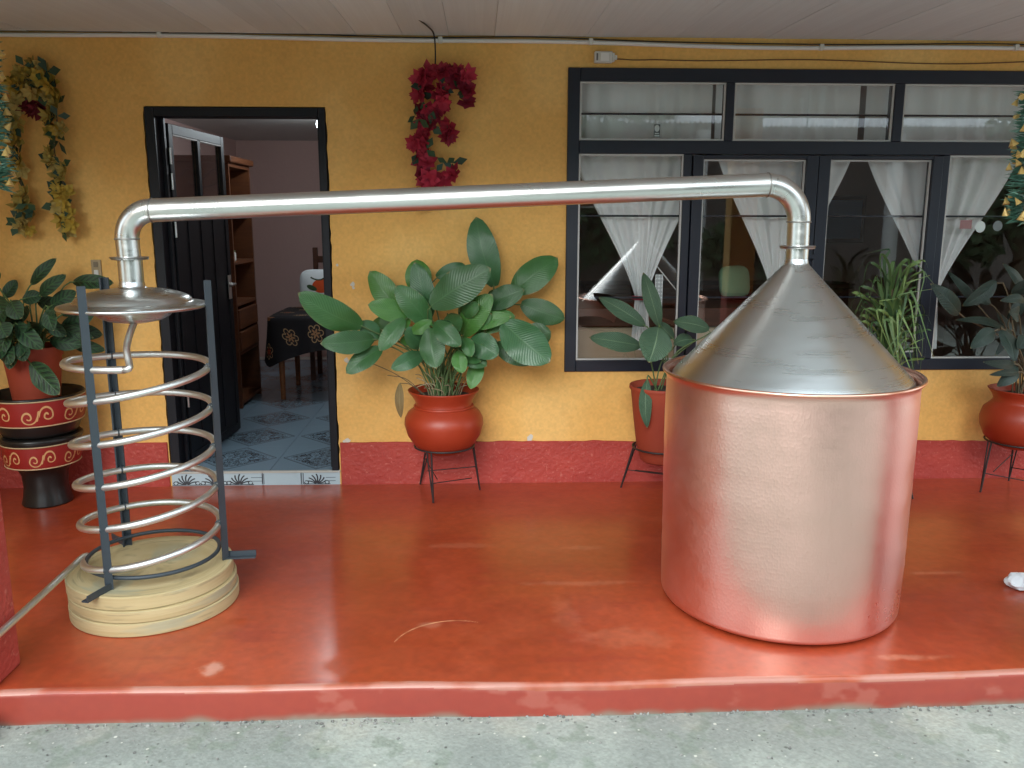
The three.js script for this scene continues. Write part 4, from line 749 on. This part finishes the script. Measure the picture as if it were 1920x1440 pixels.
// ---------------------------------------------------------------- garlands
const petal = (L, W, lift) => { const g = new THREE.BufferGeometry(); const P = [0, 0, 0, -W / 2, L * 0.55, lift * 0.6, 0, L * 0.5, lift * 0.3, W / 2, L * 0.55, lift * 0.6, 0, L, lift]; g.setAttribute('position', new THREE.Float32BufferAttribute(P, 3)); g.setAttribute('uv', new THREE.Float32BufferAttribute([0.5, 0, 0, 0.5, 0.5, 0.5, 1, 0.5, 0.5, 1], 2)); g.setIndex([0, 2, 1, 0, 3, 2, 1, 2, 4, 2, 3, 4]); g.computeVertexNormals(); return g; };
function flowerGeo(n, L, W) { const a = []; for (let k = 0; k < n; k++) for (const [s, li] of [[1, 0.3], [0.7, 0.75]]) { const g = petal(L * s * rr(0.85, 1.1), W * s, L * li * rr(0.6, 1.2)); g.rotateZ(k / n * 6.283 + (s < 1 ? 0.5 : 0) + rr(-0.2, 0.2)); a.push(g); } return mergeGeometries(a); }
const redFlowers = [0, 1, 2].map(() => flowerGeo(6, 0.06, 0.042)), yellowFlowers = [0, 1, 2].map(() => flowerGeo(5, 0.052, 0.036));
const smallLeaf = [0, 1].map(() => { const gs = []; for (let k = 0; k < 2; k++) { const g = petal(0.075, 0.045, 0.014); g.rotateZ(k * 1.9 - 0.9); gs.push(g); } return mergeGeometries(gs); });
const GM = { red: [lin(0.34, 0.012, 0.035), lin(0.42, 0.02, 0.05), lin(0.24, 0.008, 0.03)].map(c => std({ color: c, roughness: 0.7 })), yellow: [lin(0.42, 0.28, 0.035), lin(0.34, 0.25, 0.05), lin(0.42, 0.31, 0.09)].map(c => std({ color: c, roughness: 0.7 })), leaf: [lin(0.02, 0.055, 0.035), lin(0.03, 0.07, 0.03)].map(c => std({ color: c, roughness: 0.6 })), maroon: std({ color: lin(0.16, 0.01, 0.02), roughness: 0.7 }) };
function put(m, x, y, z) { m.position.set(x, y, z); m.rotation.set(rr(-0.6, 0.6), rr(-0.7, 0.7), rr(0, 6.28)); m.scale.setScalar(rr(0.8, 1.15)); return m; }
{
  const t = thing('flower_garland', 'red artificial flower garland hanging on the yellow wall', 'garland', [-0.23, 2.36, 0.03]);
  // strand as it hangs: a full column on the left, a short arm on the upper right
  const spots = [];
  const strand = (pts, n, sp) => { const c = new THREE.CatmullRomCurve3(pts.map(p => V(p[0], p[1], 0.03))); for (let k = 0; k < n; k++) { const q = c.getPoint((k + 0.5) / n); spots.push([q.x + rr(-sp, sp), q.y + rr(-sp, sp), q.z + rr(-0.01, 0.035)]); } obj('vine', new THREE.TubeGeometry(c, 24, 0.004, 5, false), LM.stemBrown, t); };
  strand([[0.0, 0.0], [-0.06, -0.12], [-0.06, -0.3], [-0.09, -0.42], [-0.07, -0.56], [-0.05, -0.64], [-0.09, -0.71]], 27, 0.036);
  strand([[0.0, -0.01], [0.09, -0.03], [0.16, -0.07], [0.19, -0.16]], 12, 0.03);
  strand([[-0.04, -0.26], [0.03, -0.22], [0.01, -0.12]], 6, 0.03);
  strand([[0.09, -0.3], [0.08, -0.38]], 3, 0.02); strand([[-0.05, -0.58], [0.03, -0.6], [0.08, -0.57]], 7, 0.03); 
  spots.forEach(([x, y, z], k) => put(obj('flower', redFlowers[k % 3], GM.red[Math.floor(rnd() * 3)], t), x, y, z));
  for (const [x, y] of [[-0.11, -0.25], [-0.06, -0.24], [-0.09, -0.27], [-0.03, -0.3], [0.03, -0.1], [0.1, -0.02], [0.0, -0.15], [-0.1, -0.45], [-0.05, -0.43], [0.04, -0.5], [0.09, -0.5], [0.14, -0.12], [0.06, -0.5], [-0.06, -0.1], [0.07, -0.33]]) put(obj('leaf', smallLeaf[0], GM.leaf[Math.floor(rnd() * 2)], t), x, y, rr(0.03, 0.07));
  obj('stem_end', rod([0.01, -0.7, 0.02], [0.05, -0.75, 0.03], 0.005, 5), LM.stemBrown, t);
  const c = thing('hanging_cable', 'black cable hanging from the ceiling down to the red garland', 'cable');
  obj('cord_or_glint', tube([[-0.29, 2.524, 0.45], [-0.25, 2.515, 0.33], [-0.225, 2.5, 0.22], [-0.222, 2.43, 0.14], [-0.228, 2.36, 0.06]], 0.0042, 30, 6), M.cable, c);
}
{
  const t = thing('flower_garland', 'yellow artificial flower garland in two strands on the wall left of the door', 'garland', [-2.36, 2.33, 0.03]);
  const mk = (pts, n, sp) => { const c = new THREE.CatmullRomCurve3(pts.map(p => V(p[0], p[1], 0.03))); obj('vine', new THREE.TubeGeometry(c, 24, 0.004, 5, false), LM.stemBrown, t); for (let k = 0; k < n; k++) { const q = c.getPoint((k + 0.5) / n), lf = k % 5 > 2; put(obj(lf ? 'leaf' : 'flower', lf ? smallLeaf[1] : yellowFlowers[k % 3], lf ? GM.leaf[k % 2] : GM.yellow[Math.floor(rnd() * 3)], t), q.x + rr(-sp, sp), q.y + rr(-sp, sp), q.z + rr(-0.01, 0.04)); } };
  mk([[0.02, 0.01], [-0.1, -0.1], [-0.14, -0.3], [-0.13, -0.5], [-0.12, -0.7], [-0.12, -0.83]], 58, 0.042);
  mk([[0.02, 0.01], [0.07, -0.1], [0.1, -0.25], [0.07, -0.4], [0.1, -0.6], [0.09, -0.72], [0.1, -0.83]], 52, 0.038);
  mk([[-0.06, -0.08], [0.02, -0.14], [0.08, -0.1]], 9, 0.03);
  for (const [x, y] of [[-0.02, -0.2], [-0.05, -0.18], [0.02, -0.2]]) put(obj('flower', redFlowers[0], GM.maroon, t), x, y, 0.03);
}
function tinsel(label, x, y0, y1, z, side) {
  const t = thing('tinsel_garland', label, 'garland', [x, y0, z], 0, 'tinsel garlands hanging from the porch ceiling');
  const H = y0 - y1, gs = []; 
  for (let k = 0; k < 900; k++) { const a = rr(0, 6.283), L = rr(0.05, 0.095), y = -rr(0, H), r = 0.02; const g = petal(L, 0.007, 0); g.rotateX(rr(-0.6, 0.6)); g.rotateZ(-Math.PI / 2 + rr(-0.5, 0.5)); g.translate(r, 0, 0); g.rotateY(a); g.translate(0, y, 0); gs.push(g); }
  const tn = obj('tinsel', gs, std({ color: lin(0.06, 0.16, 0.11), roughness: 0.35, metalness: 0.3 }), t); tn.userData.kind = 'stuff';
  obj('cord_or_glint', tube([[0, 2.47 - y0, 0], [0.003, -H * 0.5, 0], [0, -H, 0]], 0.003, 10, 5), M.cable, t);
  const gold = std({ color: lin(0.75, 0.52, 0.18), roughness: 0.4, metalness: 0.2 });
  for (let k = 0; k < 34; k++) { const a = side > 0 ? rr(-1.5, 1.5) : rr(1.64, 4.64), y = -rr(0.02, H), g = new THREE.ConeGeometry(0.017, 0.034, 4); const m = obj('gold_bell', g, gold, t); m.position.set(0.088 * Math.cos(a), y, 0.088 * Math.sin(a)); m.rotation.set(rr(-0.5, 0.5), rr(0, 3), rr(-0.7, 0.7)); }
}
tinsel('green tinsel garland with gold bells at the upper left edge', -1.975, 2.28, 1.68, 1.3, 1);
tinsel('green tinsel garland with gold bells at the upper right edge', 2.345, 2.1, 1.55, 1.3, -1);

// ---------------------------------------------------------------- small things on wall, floor and porch
{
  const t = thing('cable_trunking', 'white cable strip along the top of the wall under the ceiling', 'cable strip');
  const yy = x => 2.519 - 0.0045 * (x + 2) - 0.012 * Math.exp(-((x - 1.6) ** 2) / 1.2) + 0.004 * Math.sin(x * 3), pts = [], q = [];
  for (let k = 0; k <= 60; k++) { const x = -4.6 + 9.8 * k / 60; pts.push(V(x, yy(x), 0.012)); q.push(V(x, yy(x) + 0.017 + 0.003 * Math.sin(x * 5), 0.02 + 0.004 * Math.sin(x * 7))); }
  obj('strip', new THREE.TubeGeometry(new THREE.CatmullRomCurve3(pts), 200, 0.0115, 8, false), M.white, t);
  obj('wire', new THREE.TubeGeometry(new THREE.CatmullRomCurve3(q), 160, 0.0035, 5, false), M.cable, t);
  for (const x of [-1.7, -0.2, 0.62, 1.9, 3.0]) obj('clip', bx(x - 0.012, x + 0.012, yy(x) - 0.013, yy(x) + 0.02, 0.001, 0.028, 0.004), M.plastic, t);
}
{
  const t = thing('junction_box', 'small white socket box above the left corner of the window', 'socket', [0.702, 2.428, 0.001]);
  obj('case', bx(-0.062, 0.038, -0.03, 0.03, 0, 0.035, 0.006), M.plastic, t); obj('cover', bx(-0.03, 0.018, -0.022, 0.022, 0.0352, 0.041, 0.003), M.white, t);
  obj('socket_slot', bx(-0.052, -0.044, -0.018, 0.018, 0.0352, 0.038), std({ color: lin(0.15, 0.15, 0.14), roughness: 0.7 }), t);
  obj('plug', [bx(0.0385, 0.05, -0.022, 0.022, 0.002, 0.03, 0.003), bx(0.0505, 0.064, -0.012, 0.012, 0.006, 0.026, 0.004)], M.plastic, t);
  const w = thing('wall_wire', 'thin brown wire running along the wall above the window', 'wire');
  const pts = []; for (let k = 0; k <= 40; k++) { const x = 0.768 + k / 40 * 4.2; pts.push(V(x, 2.424 + 0.008 * Math.sin(x * 4.2) + 0.006 * Math.sin(x * 1.7 + 1) + (k < 2 ? -0.006 : 0), 0.006)); }
  obj('wire', new THREE.TubeGeometry(new THREE.CatmullRomCurve3(pts), 140, 0.0028, 5, false), std({ color: lin(0.12, 0.06, 0.03), roughness: 0.7 }), w);
}
{
  const t = thing('wall_switch', 'small pale switch plate on the wall left of the door', 'switch', [-2.147, 1.285, 0.001]);
  obj('plate', bx(-0.027, 0.027, -0.045, 0.045, 0, 0.01, 0.003), std({ color: lin(0.36, 0.28, 0.16), roughness: 0.6 }), t); obj('rocker', bx(-0.012, 0.012, -0.04, -0.012, 0.0102, 0.016, 0.002), M.plastic, t); obj('rocker', bx(-0.012, 0.012, 0.005, 0.034, 0.0102, 0.016, 0.002), std({ color: lin(0.2, 0.16, 0.1), roughness: 0.6 }), t);
}
function post(x0, x1, label) {
  const t = thing('porch_post', label, 'post', [(x0 + x1) / 2, 0, 2.16], 0, 'posts at the front of the porch');
  const w = (x1 - x0) / 2;
  obj('plinth', bx(-w, w, 0, 0.95, -0.1, 0.095, 0.012), M.band, t);
  obj('shaft', bx(-w + 0.004, w - 0.004, 0.9505, 2.43, -0.096, 0.091, 0.012), M.wall, t);
}
post(-1.86, -1.64, 'red based porch post at the left edge of the picture');
post(2.06, 2.28, 'red based porch post just past the right edge of the picture');
{
  const g = new THREE.IcosahedronGeometry(1, 4), p = g.attributes.position;
  for (let i = 0; i < p.count; i++) { const x = p.getX(i), y = p.getY(i), z = p.getZ(i), k = 0.75 + 0.5 * fbm(mod(x * 0.3 + 0.5, 1), mod(z * 0.3 + y * 0.23 + 0.5, 1), 6, 3, 601); p.setXYZ(i, x * 0.09 * k, Math.max(0, (y + 0.6) * 0.036 * k), z * 0.06 * k); }
  g.computeVertexNormals();
  const t = thing('crumpled_bag', 'crumpled white plastic bag on the floor at the right edge', 'bag', [2.36, 0.002, 1.56]); obj('bag', g, std({ color: lin(0.72, 0.74, 0.76), roughness: 0.5 }), t);
  const s = new THREE.IcosahedronGeometry(1, 3), q = s.attributes.position;
  for (let i = 0; i < q.count; i++) { const x = q.getX(i), y = q.getY(i), z = q.getZ(i), k = 0.8 + 0.4 * fbm(mod(x * 0.3 + 0.5, 1), mod(z * 0.3 + y * 0.3 + 0.5, 1), 4, 3, 611); q.setXYZ(i, x * 0.12 * k, y * 0.07 * k, z * 0.1 * k); }
  s.computeVertexNormals();
  const r = thing('mossy_stone', 'dark mossy stone against the left end of the kerb', 'stone', [-1.71, -0.08, 2.37]); obj('stone', s, std({ map: tex(128, 128, (u, v) => mix3([64, 66, 48], [112, 116, 84], fbm(u, v, 8, 4, 621))), roughness: 0.95 }), r);
}

{ // grit gathered where the kerb meets the yard
  const g = new THREE.IcosahedronGeometry(0.008, 0), n = 420, im = new THREE.InstancedMesh(g, std({ color: lin(0.32, 0.31, 0.28), roughness: 0.95 }), n), m = new THREE.Matrix4(), q = new THREE.Quaternion(), e = new THREE.Euler();
  im.name = 'grit'; im.castShadow = im.receiveShadow = true; tag(im, 'loose grit and small stones along the foot of the kerb', 'gravel', null, 'stuff'); scene.add(im);
  for (let k = 0; k < n; k++) { const far = k > 300, z = far ? rr(2.3, 2.9) : 2.268 + Math.abs(rr(-1, 1) * rr(0, 0.05)); e.set(rr(0, 6), rr(0, 6), rr(0, 6)); q.setFromEuler(e); const s2 = far ? rr(0.3, 0.9) : rr(0.25, 1); m.compose(V(rr(-1.9, 2.3), -0.116, z), q, V(s2, s2 * 0.6, s2)); im.setMatrixAt(k, m); im.setColorAt(k, new THREE.Color().setScalar(rr(0.4, 1.05))); }
}

// ---------------------------------------------------------------- across the yard, behind the camera: what the glass and the metal mirror
{
  const t = thing('opposite_house', 'low house with a pale corrugated roof mirrored in the window', 'house', [6, -0.118, 8.3]);
  const brown = std({ color: lin(0.1, 0.065, 0.05), roughness: 0.8 }), dim = std({ color: lin(0.2, 0.17, 0.15), roughness: 0.9 });
  obj('veranda_wall', bx(-5, 5, 0, 0.55, 0, 0.15), brown, t); obj('back_wall', bx(-5, 5, 0, 3.4, 2.4, 2.6), dim, t);
  for (const x of [-2.6, 0.42, 3.6]) obj('column', new THREE.CylinderGeometry(0.11, 0.12, 2.4, 20).translate(x, 1.75, 0.075), M.white, t);
  for (const [x, w2] of [[-1.2, 1], [2, 1.2]]) { const d = obj('window', bx(x, x + w2, 1, 2.2, 2.36, 2.4), brown, t); obj('pane', bx(x + 0.08, x + w2 - 0.08, 1.08, 2.12, 2.345, 2.359), std({ color: lin(0.05, 0.06, 0.07), roughness: 0.15 }), d); }
  const P = [], I = [], n = 700; for (let i = 0; i <= n; i++) { const x = -5.3 + 10.6 * i / n, y = 0.022 * Math.sin(x / 0.075 * 6.2832); P.push(x, 3.03 + y, -0.35, x, 3.75 + y, 3.4); if (i < n) I.push(2 * i, 2 * i + 1, 2 * i + 2, 2 * i + 2, 2 * i + 1, 2 * i + 3); }
  const g = new THREE.BufferGeometry(); g.setAttribute('position', new THREE.Float32BufferAttribute(P, 3)); g.setIndex(I); g.computeVertexNormals(); g.setAttribute('uv', new THREE.Float32BufferAttribute(new Float32Array(P.length / 3 * 2), 2));
  obj('roof', g, phy({ color: lin(0.8, 0.8, 0.84), roughness: 0.9, transmission: 0.5, thickness: 0 }), t);
}
const crownGeo = (() => { const gs = []; for (let k = 0; k < 3; k++) { const g = petal(0.2, 0.1, 0.04); g.rotateX(rr(-1, 1)); g.rotateY(k * 2.1); gs.push(g); } return mergeGeometries(gs); })();
function tree(x, z, h, r, n, label) {
  const t = thing('courtyard_tree', label, 'tree', [x, -0.118, z], rr(0, 6), 'trees across the yard');
  obj('trunk', [tube([[0, 0, 0], [0.05, h * 0.25, 0.03], [-0.03, h * 0.55, 0]], 0.1, 10, 8), tube([[0, h * 0.35, 0], [r * 0.3, h * 0.55, 0.1], [r * 0.5, h * 0.75, 0.2]], 0.05, 8, 6), tube([[0, h * 0.35, 0], [-r * 0.3, h * 0.55, -0.1], [-r * 0.45, h * 0.8, -0.1]], 0.05, 8, 6)], LM.stemBrown, t);
  const im = new THREE.InstancedMesh(crownGeo, std({ color: lin(0.06, 0.11, 0.045), roughness: 0.65 }), n), m = new THREE.Matrix4(), q = new THREE.Quaternion(), e = new THREE.Euler(); im.name = 'crown'; im.castShadow = im.receiveShadow = true; im.userData.kind = 'stuff'; t.add(im);
  const cl = []; for (let k = 0; k < 16; k++) { const a = rr(0, 6.28), u = rr(-0.8, 1), w = Math.sqrt(1 - u * u * 0.9); cl.push([r * 0.75 * w * Math.cos(a), h * 0.62 + u * h * 0.32, r * 0.75 * w * Math.sin(a), r * rr(0.25, 0.45)]); }
  for (let k = 0; k < n; k++) { const c = cl[k % 16]; const d = V(rr(-1, 1), rr(-1, 1), rr(-1, 1)); d.normalize().multiplyScalar(c[3] * Math.cbrt(rnd())); e.set(rr(0, 6), rr(0, 6), rr(0, 6)); q.setFromEuler(e); m.compose(V(c[0] + d.x, c[1] + d.y, c[2] + d.z), q, V(1, 1, 1).multiplyScalar(rr(0.7, 1.3))); im.setMatrixAt(k, m); }
}
tree(1.3, 9.0, 3.7, 1.9, 3600, 'leafy tree mirrored in the left panes of the window');
tree(-3.0, 9.6, 3.0, 2.0, 2600, 'wide tree across the yard, left of the others');
tree(7.9, 7.4, 3.2, 1.1, 1500, 'small tree in front of the pale roof');
tree(4.2, 7.7, 1.9, 0.8, 1000, 'low bush in front of the opposite house');
tree(-7, 9, 3.2, 2.0, 2000, 'tree at the far left of the yard');
renderer.render(scene, camera);
